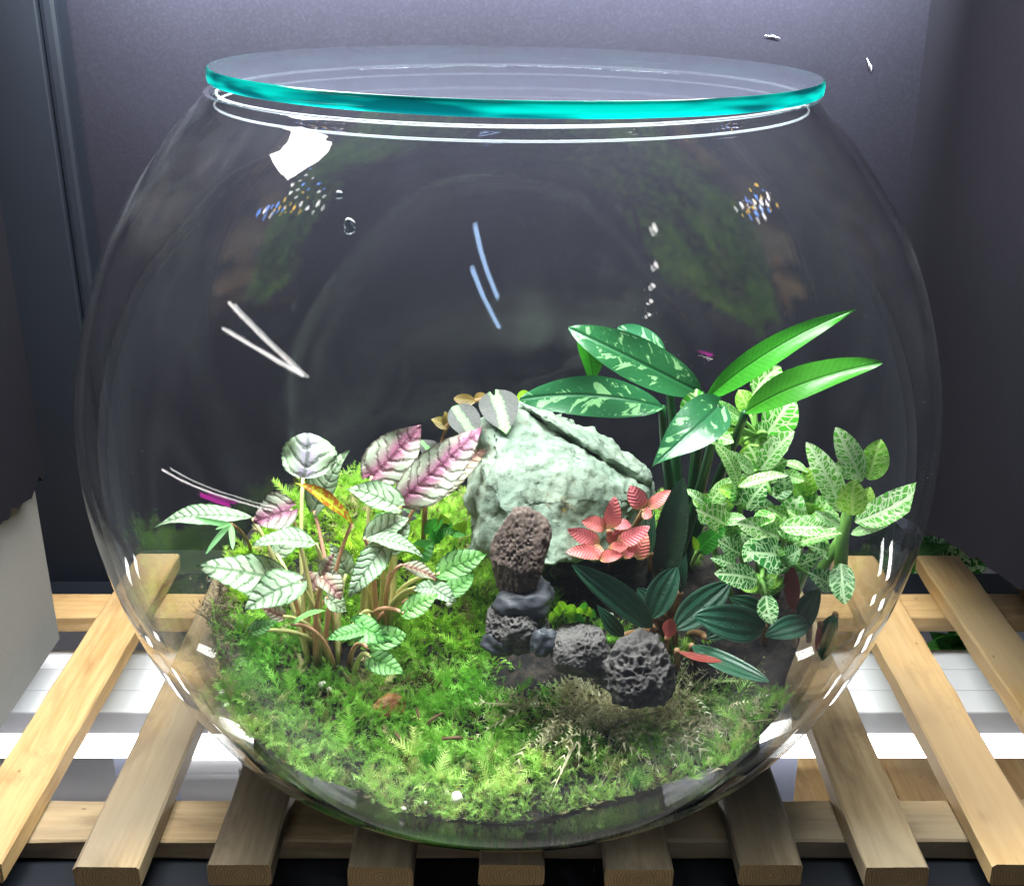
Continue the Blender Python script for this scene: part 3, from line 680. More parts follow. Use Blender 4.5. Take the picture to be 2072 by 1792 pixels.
BARE = [(1180, 1370, 140, 55), (1320, 1400, 150, 45), (1480, 1360, 160, 60), (1370, 1215, 250, 100), (1560, 1330, 210, 85), (1230, 1180, 160, 120), (690, 1335, 65, 38), (1075, 1375, 80, 34), (1130, 1330, 120, 60), (1540, 1180, 200, 90)]
def moss_layer(n, seedshift, Lr, big=False):
    B, px, py = ground_samples(n)
    bare = np.zeros(len(B))
    for r in BARE: bare = np.maximum(bare, region(px, py, *r))
    f = fbm(B[:, 0], B[:, 1], 22.0 + seedshift); f2 = fbm(B[:, 0] + 3, B[:, 1], 55.0)
    keep = (RNG.random(len(B)) > np.clip(bare * 1.9 - .25, 0, 1)) & (RNG.random(len(B)) < .95 + .5 * f2)
    keep &= ~((px > 1420) & (py < 1290))
    B, px, py, f, f2 = B[keep], px[keep], py[keep], f[keep], f2[keep]; n = len(B)
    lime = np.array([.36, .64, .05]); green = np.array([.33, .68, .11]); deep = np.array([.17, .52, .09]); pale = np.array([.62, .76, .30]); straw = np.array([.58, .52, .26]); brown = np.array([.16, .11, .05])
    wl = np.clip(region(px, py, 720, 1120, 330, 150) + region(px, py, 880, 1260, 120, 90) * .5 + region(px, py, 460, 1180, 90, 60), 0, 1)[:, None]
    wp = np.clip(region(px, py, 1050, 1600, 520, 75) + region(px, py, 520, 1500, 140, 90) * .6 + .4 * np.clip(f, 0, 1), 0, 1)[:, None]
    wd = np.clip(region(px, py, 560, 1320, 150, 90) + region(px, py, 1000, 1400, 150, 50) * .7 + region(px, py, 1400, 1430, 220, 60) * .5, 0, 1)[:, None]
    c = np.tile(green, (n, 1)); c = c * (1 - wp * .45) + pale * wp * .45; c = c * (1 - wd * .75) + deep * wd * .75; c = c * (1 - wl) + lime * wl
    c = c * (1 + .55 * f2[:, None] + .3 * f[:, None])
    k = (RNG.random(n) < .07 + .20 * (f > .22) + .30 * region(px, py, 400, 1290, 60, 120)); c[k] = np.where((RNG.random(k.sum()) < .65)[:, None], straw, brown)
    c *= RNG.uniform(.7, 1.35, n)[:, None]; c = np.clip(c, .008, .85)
    d = np.stack([RNG.normal(0, .55, n), RNG.normal(-.18, .5, n), np.ones(n)], 1)
    L = RNG.uniform(*Lr, n) * (1 + .5 * f2)
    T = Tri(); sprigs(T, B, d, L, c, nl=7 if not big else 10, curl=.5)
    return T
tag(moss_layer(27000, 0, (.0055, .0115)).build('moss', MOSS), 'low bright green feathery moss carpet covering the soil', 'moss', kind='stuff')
tag(moss_layer(3400, 5, (.010, .020), True).build('moss', MOSS), 'taller fern like moss fronds standing out of the carpet', 'moss', kind='stuff')

# moss and roots pressed against the inside of the glass below the carpet
qa = RNG.uniform(0, 2 * np.pi, 5200); zt = np.array([float(terrain(.14 * math.cos(a), .14 * math.sin(a))) for a in qa]); zz = .0125 + (np.clip(zt, .03, .12) - .0125) * RNG.random(5200)
rr_ = r_in(zz) - .0032; Bs = np.stack([rr_ * np.cos(qa), rr_ * np.sin(qa), zz], 1)
ds = np.stack([-np.sin(qa) * RNG.normal(0, .8, 5200), np.cos(qa) * RNG.normal(0, .8, 5200), np.ones(5200)], 1)
cs = np.array([(.40, .60, .08), (.26, .50, .08), (.52, .44, .16), (.30, .19, .08), (.62, .66, .22)])[RNG.integers(0, 5, 5200)] * RNG.uniform(.6, 1.2, 5200)[:, None]
Ts = Tri(); sprigs(Ts, Bs, ds, RNG.uniform(.005, .012, 5200), cs, nl=5, curl=.4)
tag(Ts.build('moss', MOSS), 'yellow green moss and brown roots pressed against the lower glass', 'moss', kind='stuff')

# dry straw moss in front of the lava rocks
def strands(name, n, cx, cy_, rx, ry, col, Lr, label, lift=.0, mat=MOSS, up=.8, lowy=9999):
    T = Tri(); k = 0
    for i in range(n):
        x = RNG.normal(cx, rx); y = min(RNG.normal(cy_, ry), lowy); P = gp(x, y)
        P = keep_in(P, .006)
        base = np.array([[P.x, P.y, P.z + lift]]); d = np.array([[RNG.normal(0, .9), RNG.normal(-.2, .6), up]]); L = np.array([RNG.uniform(*Lr)])
        c = np.array([col]) * RNG.uniform(.6, 1.3)
        sprigs(T, base, d, L, c, nl=9, lw=.5, ll=.13, curl=1.3, stemw=.045, spread=.9)
    return tag(T.build(name, mat), label, 'moss', kind='stuff')
strands('dry_moss', 300, 1265, 1455, 85, 24, (.84, .76, .50), (.018, .046), 'tangled dry straw coloured moss in front of the lava rocks', .004)
strands('dry_moss', 70, 1400, 1440, 60, 28, (.50, .66, .28), (.020, .046), 'wispy pale green moss strands right of the dry moss', up=.5)
strands('dry_moss', 90, 395, 1275, 18, 50, (.17, .13, .09), (.014, .030), 'brown root threads hanging at the left edge of the moss')
strands('dry_moss', 110, 775, 1390, 60, 18, (.34, .30, .14), (.010, .022), 'patch of brownish dry moss around the amber stone')

# star moss tufts: needles from one point
def tuft(x, y, n, L, label, col):
    P = gp(x, y); T = Tri(); b = np.tile(np.array([[P.x, P.y, P.z]]), (n, 1)) + RNG.normal(0, .002, (n, 3)) * np.array([1, 1, .2])
    d = np.stack([RNG.normal(0, .55, n), RNG.normal(-.1, .5, n), np.ones(n)], 1); d /= np.linalg.norm(d, axis=1)[:, None]; LL = RNG.uniform(.6, 1, n)[:, None] * L
    s = np.cross(d, RNG.normal(size=(n, 3))); s /= np.linalg.norm(s, axis=1)[:, None]
    T.add(clamp_in(np.stack([b - s * .0005, b + s * .0005, b + d * LL], 1)), np.array(col) * RNG.uniform(.7, 1.3, n)[:, None])
    tag(T.build('star_moss', MOSS), label, 'moss')
for x, y, n, L, lab in ((1078, 1510, 110, .018, 'round star moss tuft below the stone stack'), (1180, 1505, 170, .021, 'largest spiky star moss tuft left of the dry moss'), (870, 1545, 90, .016, 'small star moss tuft near the front glass'), (985, 1575, 90, .016, 'star moss tuft at the lowest front of the carpet'), (1290, 1585, 90, .015, 'star moss tuft at the right of the front glass')):
    tuft(x, y, n, L, lab, (.14, .46, .05))

# ================================================================== STONES
def hull_rock(name, pts, sub, amp, fr, mat, seed, parent=None, extra=()):
    """pts: list of point lists, each a convex lump, merged into one stone"""
    bmj = bmesh.new()
    for Pl in pts:
        bm = bmesh.new()
        for p in Pl: bm.verts.new(p)
        bmesh.ops.convex_hull(bm, input=bm.verts[:])
        bmesh.ops.delete(bm, geom=[v for v in bm.verts if not v.link_faces], context='VERTS')
        bmesh.ops.bevel(bm, geom=bm.edges[:], offset=.006, segments=2, affect='EDGES', profile=.5, clamp_overlap=True)
        bmesh.ops.triangulate(bm, faces=bm.faces[:])
        for _ in range(5):
            lg = [e for e in bm.edges if e.calc_length() > sub]
            if not lg: break
            bmesh.ops.subdivide_edges(bm, edges=lg, cuts=1, use_grid_fill=False); bmesh.ops.triangulate(bm, faces=bm.faces[:])
        me = bpy.data.meshes.new('x'); bm.to_mesh(me); bm.free(); bmj.from_mesh(me); bpy.data.meshes.remove(me)
    bmj.normal_update()
    for v in bmj.verts:
        q = v.co * fr + Vector((seed, seed, seed))
        h = noise.fractal(q, .9, 2.0, 4) + .55 * noise.fractal(q * 4.1, .8, 2.0, 3)
        v.co += v.normal * amp * h
    o = from_bm(name, bmj, mat, None, True); return o
A = at
main = [A(990, 822, .105), A(1060, 808, .125), A(950, 880, .075), A(948, 990, .055), A(946, 1120, .030), A(1000, 870, .060), A(1010, 1020, .012), A(1030, 1140, .000),
        A(1070, 850, .070), A(1180, 930, .050), A(1290, 1010, .040), A(1240, 1120, .020), A(1120, 1140, .000), A(1320, 980, .090), A(1310, 1120, .060), A(990, 1040, .125), A(1300, 1060, .12), A(1080, 960, .13)]
ridge = [A(1045, 812, .100), A(1075, 812, .115), A(1090, 838, .078), A(1200, 905, .070), A(1310, 968, .066), A(1318, 985, .072), A(1316, 945, .10), A(1240, 890, .105), A(1140, 845, .115), A(1230, 1000, .11)]
st = hull_rock('boulder', [main, ridge], .0036, .0042, 34, STONE, 2.0)
tag(st, 'large pale green boulder with yellow spots in the middle of the bowl', 'stone')
mm = Tri()
for i in range(90):
    P = A(1135 + RNG.normal(0, 13), 1030 + RNG.normal(0, 17), .024)
    sprigs(mm, np.array([[P.x, P.y, P.z]]), np.array([[RNG.normal(), -1.0, RNG.normal()]]), np.array([RNG.uniform(.003, .007)]), np.array([[.34, .22, .07]]) * RNG.uniform(.5, 1.4), nl=5, curl=1)
tag(mm.build('dry_moss', MOSS), 'rusty brown scrap of dry moss stuck on the boulder', 'moss', kind='stuff')

def lava(name, x, y, Y, sx, sy, sz, mat, seed, label, pore=.35, pd=.10, rot=0, cat='rock', sub=6, lumpy=.22):
    """porous stone centred in direction (x,y) at distance Y; sx, sy half sizes in px, sz depth factor"""
    P = A(x, y, Y); s = mpp(P); bm = bmesh.new(); bmesh.ops.create_icosphere(bm, subdivisions=sub, radius=1)
    S3 = Vector((sx * s, sx * s * sz, sy * s / .93)); se = Vector((seed * 3.1, seed * 1.7, seed))
    rl = random.Random(seed); PLN = [(Vector((rl.gauss(0, 1), rl.gauss(0, 1), rl.gauss(0, 1))).normalized(), rl.uniform(.84, 1.0)) for _ in range(12)]
    for v in bm.verts:
        u = v.co.normalized(); q = u * 1.5 + se
        k = 1.08 + lumpy * .6 * noise.fractal(q, .9, 2.0, 3)
        for pn, pd_ in PLN:
            c_ = u.dot(pn)
            if c_ > .2: k = min(k, pd_ / c_ + .03 * noise.noise(u * 5 + se))
        w = Vector((u.x * S3.x, u.y * S3.y, u.z * S3.z)) * k
        vq = w * (1.0 / (pore * .01)) + Vector([noise.noise(w * 150 + se), noise.noise(w * 150 - se), 0]) * .35 + se; dd = noise.voronoi(vq)[0]; d2 = noise.voronoi(vq * 1.9 + se)[0]
        e = dd[0] / max(dd[1], 1e-4); dep = min(max((.86 - e) / .30, 0), 1); dep = dep * dep * (3 - 2 * dep)
        dep *= 1 if noise.cell(vq * .55) > -.1 else .25
        e2 = d2[0] / max(d2[1], 1e-4); dep = max(dep, .5 * min(max((.7 - e2) / .35, 0), 1))
        big = .55 + .75 * max(0, min(1, noise.noise(w * 90 + se) + .5))
        w -= u * dep * pd * .01 * big
        w += u * .0005 * noise.noise(w * 600 + se)
        v.co = w
    o = from_bm(name, bm, mat, None, True); o.location = P; o.rotation_euler = (0, R(rot), 0); return tag(o, label, cat)
lava('lava_rock', 1053, 1118, -.035, 58, 90, .85, LAVAB, 11, 'tall brown lava rock on top of the stacked stones', .30, .17, 4)
def slate(x, y, Y, sx, sy, sz, seed, label, rot=0):
    P = A(x, y, Y); s = mpp(P); bm = bmesh.new(); bmesh.ops.create_icosphere(bm, subdivisions=4, radius=1); se = Vector((seed, seed * 2, 0))
    for v in bm.verts:
        u = v.co.normalized(); k = 1 + .25 * noise.fractal(u * 1.3 + se, 1, 2, 3) + .05 * noise.noise(u * 7 + se)
        zz = max(-.75, min(.75, u.z)); v.co = Vector((u.x * sx * s, u.y * sx * s * sz, zz * 1.3 * sy * s)) * k
    o = from_bm('slate_stone', bm, SLATEM, None, True); o.location = P; o.rotation_euler = (0, R(rot), 0); return tag(o, label, 'stone')
slate(1063, 1208, -.040, 64, 27, .9, 3, 'flat dark slate between the two stacked lava rocks', -9)
lava('lava_rock', 1046, 1262, -.042, 66, 52, .9, LAVA, 5, 'wide porous lava rock under the slate in the stack', .36, .20, 0)
slate(1100, 1300, -.062, 26, 27, .8, 8, 'small smooth dark stone leaning on the base of the stack', 20)
slate(1010, 1300, -.050, 36, 22, .8, 9, 'dark stone half hidden at the foot of the stack', 8)
lava('lava_rock', 1173, 1314, -.062, 60, 50, .9, LAVA, 21, 'rounded grey lava rock beside the stone stack', .32, .18, 8)
lava('lava_rock', 1293, 1362, -.075, 76, 66, .85, LAVA, 33, 'biggest dark grey lava rock with wide pores beside the dry moss', .62, .32, -14, lumpy=.5)
# amber chip, perlite, twigs
bk = hull_rock('stone_chip', [[gp(750, 1440) + Vector((0, 0, .004)), A(765, 1410, gp(770, 1430).y), A(800, 1405, gp(800, 1430).y), A(825, 1412, gp(800, 1430).y), A(822, 1440, gp(800, 1430).y - .006), gp(790, 1455), gp(760, 1452), A(790, 1412, gp(800, 1430).y + .02)]], .003, .0016, 60, BARK, 5)
tag(bk, 'amber brown stone chip lying in the moss', 'stone chip')
for i, (x, y, s_, lab) in enumerate(((412, 1415, 9, 'larger white perlite grain at the lower left glass'), (428, 1440, 6, 'small white perlite grain at the lower left glass'), (655, 1390, 8, 'white perlite grain below the begonia stems'), (668, 1400, 6, 'second white perlite grain below the begonia stems'),
                               (925, 1618, 13, 'biggest white perlite grain at the bottom front of the bowl'), (905, 1608, 5, 'tiny white grain left of the big perlite grain'), (818, 1640, 6, 'white grain low against the front glass'), (862, 1628, 4, 'tiny white grain at the lowest front glass'), (852, 1162, 9, 'white grain among the begonia leaves'), (910, 1228, 7, 'white grain in the moss beside the stack'), (1235, 1250, 6, 'white grain behind the grey lava rocks'))):
    P = gp(x, y); P = keep_in(P + Vector((0, -.003, .004)), .004); s = mpp(P) * s_; bm = bmesh.new(); bmesh.ops.create_icosphere(bm, subdivisions=2, radius=s)
    for v in bm.verts: v.co *= 1 + .35 * noise.noise(v.co / s * 1.2 + Vector((i * 5, 0, 0)))
    o = from_bm('perlite_grain', bm, PERL, None, True); o.location = P; tag(o, lab, 'perlite', 'perlite grains')
for i, (x0, y0, x1, y1, lab) in enumerate(((845, 1445, 850, 1470, 'short brown twig right of the amber chip'), (865, 1475, 900, 1455, 'pale twig pointing up in the front moss'), (895, 1505, 960, 1508, 'long brown bark sliver lying in the front moss'), (800, 1490, 820, 1525, 'dark bark sliver standing in the front moss'), (1000, 1420, 1012, 1440, 'orange bark fleck below the stone stack'))):
    a = gp(x0, y0) + Vector((0, -.004, .007)); b = gp(x1, y1) + Vector((0, -.004, .008)); r = .0010
    o = tube('twig', [a, a.lerp(b, .5) + Vector((0, 0, .001)), b], [r, r * 1.2, r * .5], TWIG, None, 6); tag(o, lab, 'twig')

# ================================================================== PLANTS
def G(x, y): return gp(x, y)
# ---- begonia
root1, root2, root3 = G(655, 1325), G(770, 1255), G(722, 1345)
beg = thing('begonia', 'silvery pink rex begonia with pale stems on the left of the bowl', 'plant', root1)
BL = [  # base x,y  tip x,y  Y base, Y tip, width, roll, bow, fold, shape, mat, root
 (613, 967, 622, 876, .02, .03, 104, 5, .03, .05, 'round', BEGL, 1), (636, 1033, 704, 911, .035, .04, 62, 30, .06, .35, 'ovate', BEG, 1),
 (752, 963, 852, 859, .02, .035, 92, 8, .04, .12, 'ovate', BEGP, 2), (813, 1010, 976, 862, .01, .02, 92, 6, .06, .15, 'ovate', BEGP, 2),
 (858, 1003, 985, 907, .03, .045, 66, 18, .06, .15, 'ovate', BEGD, 2), (511, 1048, 311, 1058, -.005, -.01, 50, -52, .13, .2, 'lance', BEG, 1),
 (588, 1030, 512, 1055, -.01, -.02, 78, 15, .10, .3, 'ovate', BEGP, 1), (712, 1060, 598, 972, -.01, -.01, 34, 50, .05, .5, 'lance', BEGW, 1),
 (806, 1025, 704, 988, -.005, -.012, 62, 32, .12, .2, 'ovate', BEG, 2), (640, 1100, 511, 1098, -.03, -.04, 48, -46, .12, .2, 'lance', BEG, 1),
 (580, 1172, 399, 1140, -.035, -.05, 82, -22, .12, .1, 'ovate', BEG, 1), (606, 1178, 498, 1230, -.055, -.08, 74, -15, .08, .1, 'ovate', BEG, 1),
 (653, 1168, 690, 1212, -.055, -.065, 52, 20, .12, .35, 'ovate', BEGD, 1), (655, 1170, 676, 1118, -.05, -.05, 38, 30, .05, .3, 'ovate', BEGD, 1),
 (782, 1096, 704, 1208, -.03, -.05, 56, 12, .08, .2, 'ovate', BEG, 2), (745, 1092, 830, 1046, -.015, -.005, 54, 22, .06, .2, 'ovate', BEG, 2),
 (738, 1090, 860, 1126, -.03, -.035, 40, -55, .17, .2, 'lance', BEG, 2), (790, 1114, 828, 1058, -.01, -.005, 46, 15, .05, .2, 'ovate', BEG, 2),
 (890, 1160, 985, 1118, -.02, -.015, 54, 10, .06, .12, 'ovate', BEGG, 2), (812, 1143, 887, 1174, -.03, -.03, 34, 48, .12, .3, 'lance', BEGD, 2),
 (878, 1188, 922, 1216, -.04, -.05, 38, 10, .08, .2, 'ovate', BEG, 2), (880, 1188, 836, 1192, -.04, -.045, 30, 25, .08, .2, 'ovate', BEG, 2),
 (817, 1240, 888, 1202, -.055, -.05, 42, 8, .06, .15, 'ovate', BEGG, 2), (716, 1262, 792, 1296, -.075, -.09, 56, -8, .16, .15, 'ovate', BEGG, 2),
 (752, 1272, 660, 1292, -.08, -.09, 36, -40, .10, .2, 'lance', BEGG, 2), (745, 1310, 820, 1284, -.075, -.075, 50, 10, .06, .15, 'ell', BEGG, 3),
 (750, 1330, 816, 1362, -.085, -.10, 48, 5, .06, .15, 'ovate', BEGG, 3), (572, 1246, 526, 1224, -.03, -.035, 36, 10, .06, .2, 'ovate', BEGD, 1),
 (664, 1208, 702, 1236, -.02, -.02, 38, 10, .06, .2, 'ovate', BEG, 1), (505, 1278, 560, 1256, -.05, -.05, 30, 20, .06, .2, 'ovate', BEGG, 1),
 (640, 1190, 620, 1150, -.01, .0, 52, 35, .06, .2, 'ovate', BEGD, 1), (590, 1262, 660, 1232, -.07, -.07, 16, 50, .06, .2, 'lance', BEGG, 1),
 (700, 1160, 668, 1100, .0, .0, 44, 20, .06, .2, 'ovate', BEG, 1), (560, 1120, 610, 1070, .02, .03, 46, 20, .06, .2, 'ovate', BEG, 1),
 (905, 1200, 960, 1160, .0, .01, 42, 20, .06, .2, 'ovate', BEGG, 2), (800, 1080, 760, 1040, .03, .03, 52, 20, .06, .2, 'ovate', BEGG, 2)]
for i, (x0, y0, x1, y1, Y0, Y1, w, roll, bow, fold, shp, m, rt) in enumerate(BL):
    b, t = A(x0, y0, Y0), A(x1, y1, Y1)
    leaf(beg, m, b, t, w * 1.08, roll * .8, bow, fold, shp, .16, .05, .06, nu=20, nv=10)
    r0 = {1: root1, 2: root2, 3: root3}[rt] + Vector((random.uniform(-.012, .012), random.uniform(-.010, .010), -.003))
    md = Vector((r0.x * .72 + b.x * .28 + random.uniform(-.004, .004), r0.y * .6 + b.y * .4, max(r0.z, b.z) * .62 + min(r0.z, b.z) * .38 + .006))
    tube('stem', bez(r0, md, keep_in(b), 9), [.0019 - .0008 * k / 8 for k in range(9)], ST_PINK if i % 3 == 1 else ST_PALE, beg)

# ---- thin leaved whorl
wr = G(508, 1115); wh = thing('whorl_plant', 'slender seedling with four narrow green leaves left of the begonia', 'plant', wr)
c0 = A(467, 1060, -.03)
tube('stem', bez(wr, wr.lerp(c0, .5) + Vector((.004, 0, .004)), c0, 6), [.0011] * 6, ST_BRN, wh)
for x, y, w in ((393, 1046, 11), (417, 1120, 10), (471, 1112, 11), (436, 1071, 7)):
    leaf(wh, NDL, c0, A(x, y, -.045), w * 1.2, 10, .05, .2, 'strap', clamp=True, nu=10, nv=4)

# ---- aglaonema
ar = G(1385, 1130); ag = thing('aglaonema', 'tall plant with large dark green leaves blotched pale green behind the boulder', 'plant', ar)
AL = [(1418, 795, 1153, 662, .02, .02, 92, -12, .10, .12, 'ell', AGL, .04), (1340, 824, 1052, 806, .03, .02, 86, -14, .06, .14, 'ell', AGL, .02),
      (1452, 822, 1322, 940, -.03, -.07, 104, -10, .14, .16, 'ovate', AGL, .05), (1172, 668, 1200, 778, .06, .07, 56, 25, .06, .3, 'lance', AGU, .0),
      (1345, 722, 1250, 662, .06, .07, 58, -20, .08, .1, 'ell', AGL, .0), (1428, 808, 1731, 626, .01, -.02, 62, 10, .05, .3, 'lance', AGU, .0), (1508, 834, 1785, 734, -.01, -.045, 72, 14, .10, .25, 'ell', AGU, .0)]
PT = [(1405, 900, 0), (1340, 930, 0), (1440, 940, 0), (1290, 760, 0), (1370, 880, 0), (1412, 900, 0), (1490, 890, 0)]
for i, (x0, y0, x1, y1, Y0, Y1, w, roll, bow, fold, shp, m, td) in enumerate(AL):
    b, t = A(x0, y0, Y0), A(x1, y1, Y1); leaf(ag, m, b, t, w, roll, bow, fold, shp, .09, .008, td, nu=26, nv=12)
    r0 = ar + Vector((random.uniform(-.014, .016), random.uniform(-.008, .008), -.004)); md = A(PT[i][0], PT[i][1], (Y0 + ar.y) / 2)
    if i != 3: tube('stem', bez(r0, md, b, 10), [.0042 - .0018 * k / 9 for k in range(10)], ST_DARK, ag, 8)

# ---- white fittonia
fr_ = G(1560, 1190); fi = thing('fittonia', 'bushy white veined fittonia filling the right of the bowl', 'plant', fr_)
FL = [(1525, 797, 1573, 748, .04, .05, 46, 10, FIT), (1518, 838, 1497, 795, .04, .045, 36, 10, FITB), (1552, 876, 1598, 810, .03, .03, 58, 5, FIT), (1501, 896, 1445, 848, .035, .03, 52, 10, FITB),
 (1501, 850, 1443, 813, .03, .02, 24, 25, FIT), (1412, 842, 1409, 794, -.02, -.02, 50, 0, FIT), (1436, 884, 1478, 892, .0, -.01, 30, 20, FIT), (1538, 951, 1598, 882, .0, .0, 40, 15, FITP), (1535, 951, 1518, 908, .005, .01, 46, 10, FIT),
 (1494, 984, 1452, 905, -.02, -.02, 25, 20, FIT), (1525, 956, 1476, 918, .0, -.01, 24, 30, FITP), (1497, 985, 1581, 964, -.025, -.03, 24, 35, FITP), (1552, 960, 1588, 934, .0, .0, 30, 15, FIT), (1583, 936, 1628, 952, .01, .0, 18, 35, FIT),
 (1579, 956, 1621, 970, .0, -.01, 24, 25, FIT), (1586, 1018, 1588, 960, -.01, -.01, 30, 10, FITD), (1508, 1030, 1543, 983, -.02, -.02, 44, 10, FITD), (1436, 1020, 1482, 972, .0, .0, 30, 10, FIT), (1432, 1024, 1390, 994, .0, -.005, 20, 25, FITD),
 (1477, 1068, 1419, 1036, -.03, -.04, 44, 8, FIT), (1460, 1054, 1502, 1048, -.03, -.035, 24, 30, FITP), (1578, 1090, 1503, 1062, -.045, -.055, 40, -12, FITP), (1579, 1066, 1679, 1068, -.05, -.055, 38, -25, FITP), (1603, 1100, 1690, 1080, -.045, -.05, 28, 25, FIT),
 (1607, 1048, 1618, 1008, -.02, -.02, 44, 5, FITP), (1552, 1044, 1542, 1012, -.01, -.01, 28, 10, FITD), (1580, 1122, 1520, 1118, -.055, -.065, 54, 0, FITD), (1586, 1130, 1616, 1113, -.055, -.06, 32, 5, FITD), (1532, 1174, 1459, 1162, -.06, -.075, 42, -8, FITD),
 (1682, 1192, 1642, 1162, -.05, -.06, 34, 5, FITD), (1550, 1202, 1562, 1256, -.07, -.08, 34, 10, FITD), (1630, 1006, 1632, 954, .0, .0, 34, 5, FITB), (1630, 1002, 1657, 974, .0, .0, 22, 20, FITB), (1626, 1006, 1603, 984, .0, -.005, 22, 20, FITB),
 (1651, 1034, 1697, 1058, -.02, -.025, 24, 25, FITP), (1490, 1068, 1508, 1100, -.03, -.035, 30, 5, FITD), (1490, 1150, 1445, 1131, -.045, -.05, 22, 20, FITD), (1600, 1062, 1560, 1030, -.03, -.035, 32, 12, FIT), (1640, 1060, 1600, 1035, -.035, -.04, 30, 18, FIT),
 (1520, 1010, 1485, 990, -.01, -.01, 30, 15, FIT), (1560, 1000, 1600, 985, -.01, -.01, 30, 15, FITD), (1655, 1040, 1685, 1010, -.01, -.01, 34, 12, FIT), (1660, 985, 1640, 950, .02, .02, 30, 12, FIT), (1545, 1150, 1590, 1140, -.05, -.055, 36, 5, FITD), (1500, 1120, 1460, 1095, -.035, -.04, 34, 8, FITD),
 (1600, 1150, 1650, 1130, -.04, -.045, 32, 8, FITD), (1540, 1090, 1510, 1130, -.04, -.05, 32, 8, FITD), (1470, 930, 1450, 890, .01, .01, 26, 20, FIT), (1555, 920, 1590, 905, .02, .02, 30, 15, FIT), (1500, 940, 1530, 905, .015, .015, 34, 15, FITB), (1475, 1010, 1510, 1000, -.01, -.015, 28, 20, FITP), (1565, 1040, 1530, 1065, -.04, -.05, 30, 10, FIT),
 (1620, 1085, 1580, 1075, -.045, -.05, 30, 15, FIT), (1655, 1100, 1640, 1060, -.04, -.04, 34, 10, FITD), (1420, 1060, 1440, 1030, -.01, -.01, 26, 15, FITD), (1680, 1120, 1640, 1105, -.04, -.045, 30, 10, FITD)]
NODES = [(1540, 955, .005), (1500, 990, -.015), (1590, 1070, -.04), (1530, 880, .035), (1437, 1020, .0), (1630, 1010, .0), (1480, 1075, -.03), (1575, 1130, -.055), (1650, 1040, -.02), (1540, 1175, -.06)]
for i, (x, y, Y) in enumerate(NODES):
    r0 = fr_ + Vector(((x - 1560) * .00022, random.uniform(-.02, .02), -.004)); e = A(x, y, Y)
    tube('stem', bez(r0, r0.lerp(e, .5) + Vector(((x - 1560) * .00008, .004, 0)), e, 8), [.0028 - .001 * k / 7 for k in range(8)], ST_GRN, fi)
for i, (x0, y0, x1, y1, Y0, Y1, w, roll, m) in enumerate(FL):
    b, t = A(x0, y0, Y0), A(x1, y1, Y1); leaf(fi, m, b, b.lerp(t, 1.14), w * 1.3, roll + random.uniform(-6, 6), random.uniform(.03, .12), random.uniform(.1, .3), 'ell', .05, .012, .03, nu=12, nv=8)
    nd = min(NODES, key=lambda q: (q[0] - x0) ** 2 + (q[1] - y0) ** 2)
    e = A(*nd[:2], nd[2])
    if (e - b).length > .006: tube('stem', bez(e, e.lerp(b, .5) + Vector((0, 0, .003)), b, 5), [.0016, .0015, .0014, .0013, .0012], ST_GRN, fi, 6)
rf_ = random.Random(4)
for (x, y, Y) in NODES:
    for k in range(12):
        an = rf_.uniform(0, 2 * math.pi); Ln = rf_.uniform(34, 58); b = A(x, y + rf_.uniform(0, 30), Y + .008)
        t = A(x + math.cos(an) * Ln, y - abs(math.sin(an)) * Ln * .7 + 12, Y + .008 - math.sin(an) * .012)
        leaf(fi, rf_.choice((FIT, FITB, FIT, FITP, FITB)), b, t, rf_.uniform(28, 46), rf_.uniform(-25, 25), .09, .2, 'ell', .05, .012, .03, nu=10, nv=6)
# ---- fittonia against the right glass
f2r = G(1700, 1165); f2 = thing('fittonia', 'taller white veined fittonia with big leaves against the right glass', 'plant', f2r)
c1, c2 = A(1706, 1074, -.045), A(1737, 990, -.04)
tube('stem', [f2r + Vector((0, 0, -.01)), A(1701, 1146, -.045), c1, A(1718, 1030, -.043), c2], [.0044, .0042, .0038, .0034, .0028], ST_GRN, f2, 10)
tube('stem', bez(A(1655, 1160, -.04), A(1680, 1125, -.04), A(1703, 1085, -.043), 6), [.0034] * 6, ST_GRN, f2)
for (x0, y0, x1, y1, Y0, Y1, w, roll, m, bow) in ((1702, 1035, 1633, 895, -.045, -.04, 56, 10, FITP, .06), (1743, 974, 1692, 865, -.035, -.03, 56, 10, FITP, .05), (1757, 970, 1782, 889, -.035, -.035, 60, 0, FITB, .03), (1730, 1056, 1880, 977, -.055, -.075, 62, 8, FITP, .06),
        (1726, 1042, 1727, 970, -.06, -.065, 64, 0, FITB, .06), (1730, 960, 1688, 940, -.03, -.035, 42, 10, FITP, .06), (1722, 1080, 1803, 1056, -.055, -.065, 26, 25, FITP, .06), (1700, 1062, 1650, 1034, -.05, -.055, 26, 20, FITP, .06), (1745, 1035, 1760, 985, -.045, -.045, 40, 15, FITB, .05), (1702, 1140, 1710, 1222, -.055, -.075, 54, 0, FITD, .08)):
    leaf(f2, m, A(x0, y0, Y0), A(x1, y1, Y1), w, roll, bow, .16, 'ell', .05, .012, .02, nu=16, nv=8)
pl = thing('green_sprout', 'single plain bright green leaf sprouting beside the fittonia', 'plant', G(1400, 1150))
leaf(pl, GRN, A(1416, 1112, -.03), A(1468, 1067, -.04), 44, 5, .06, .15, 'ovate', .05, .02); leaf(pl, LIME, A(1412, 1112, -.03), A(1402, 1085, -.035), 16, 20, .05, .2, 'ell')
tube('stem', bez(G(1400, 1150), A(1402, 1130, -.02), A(1416, 1112, -.03), 5), [.0016] * 5, ST_GRN, pl)

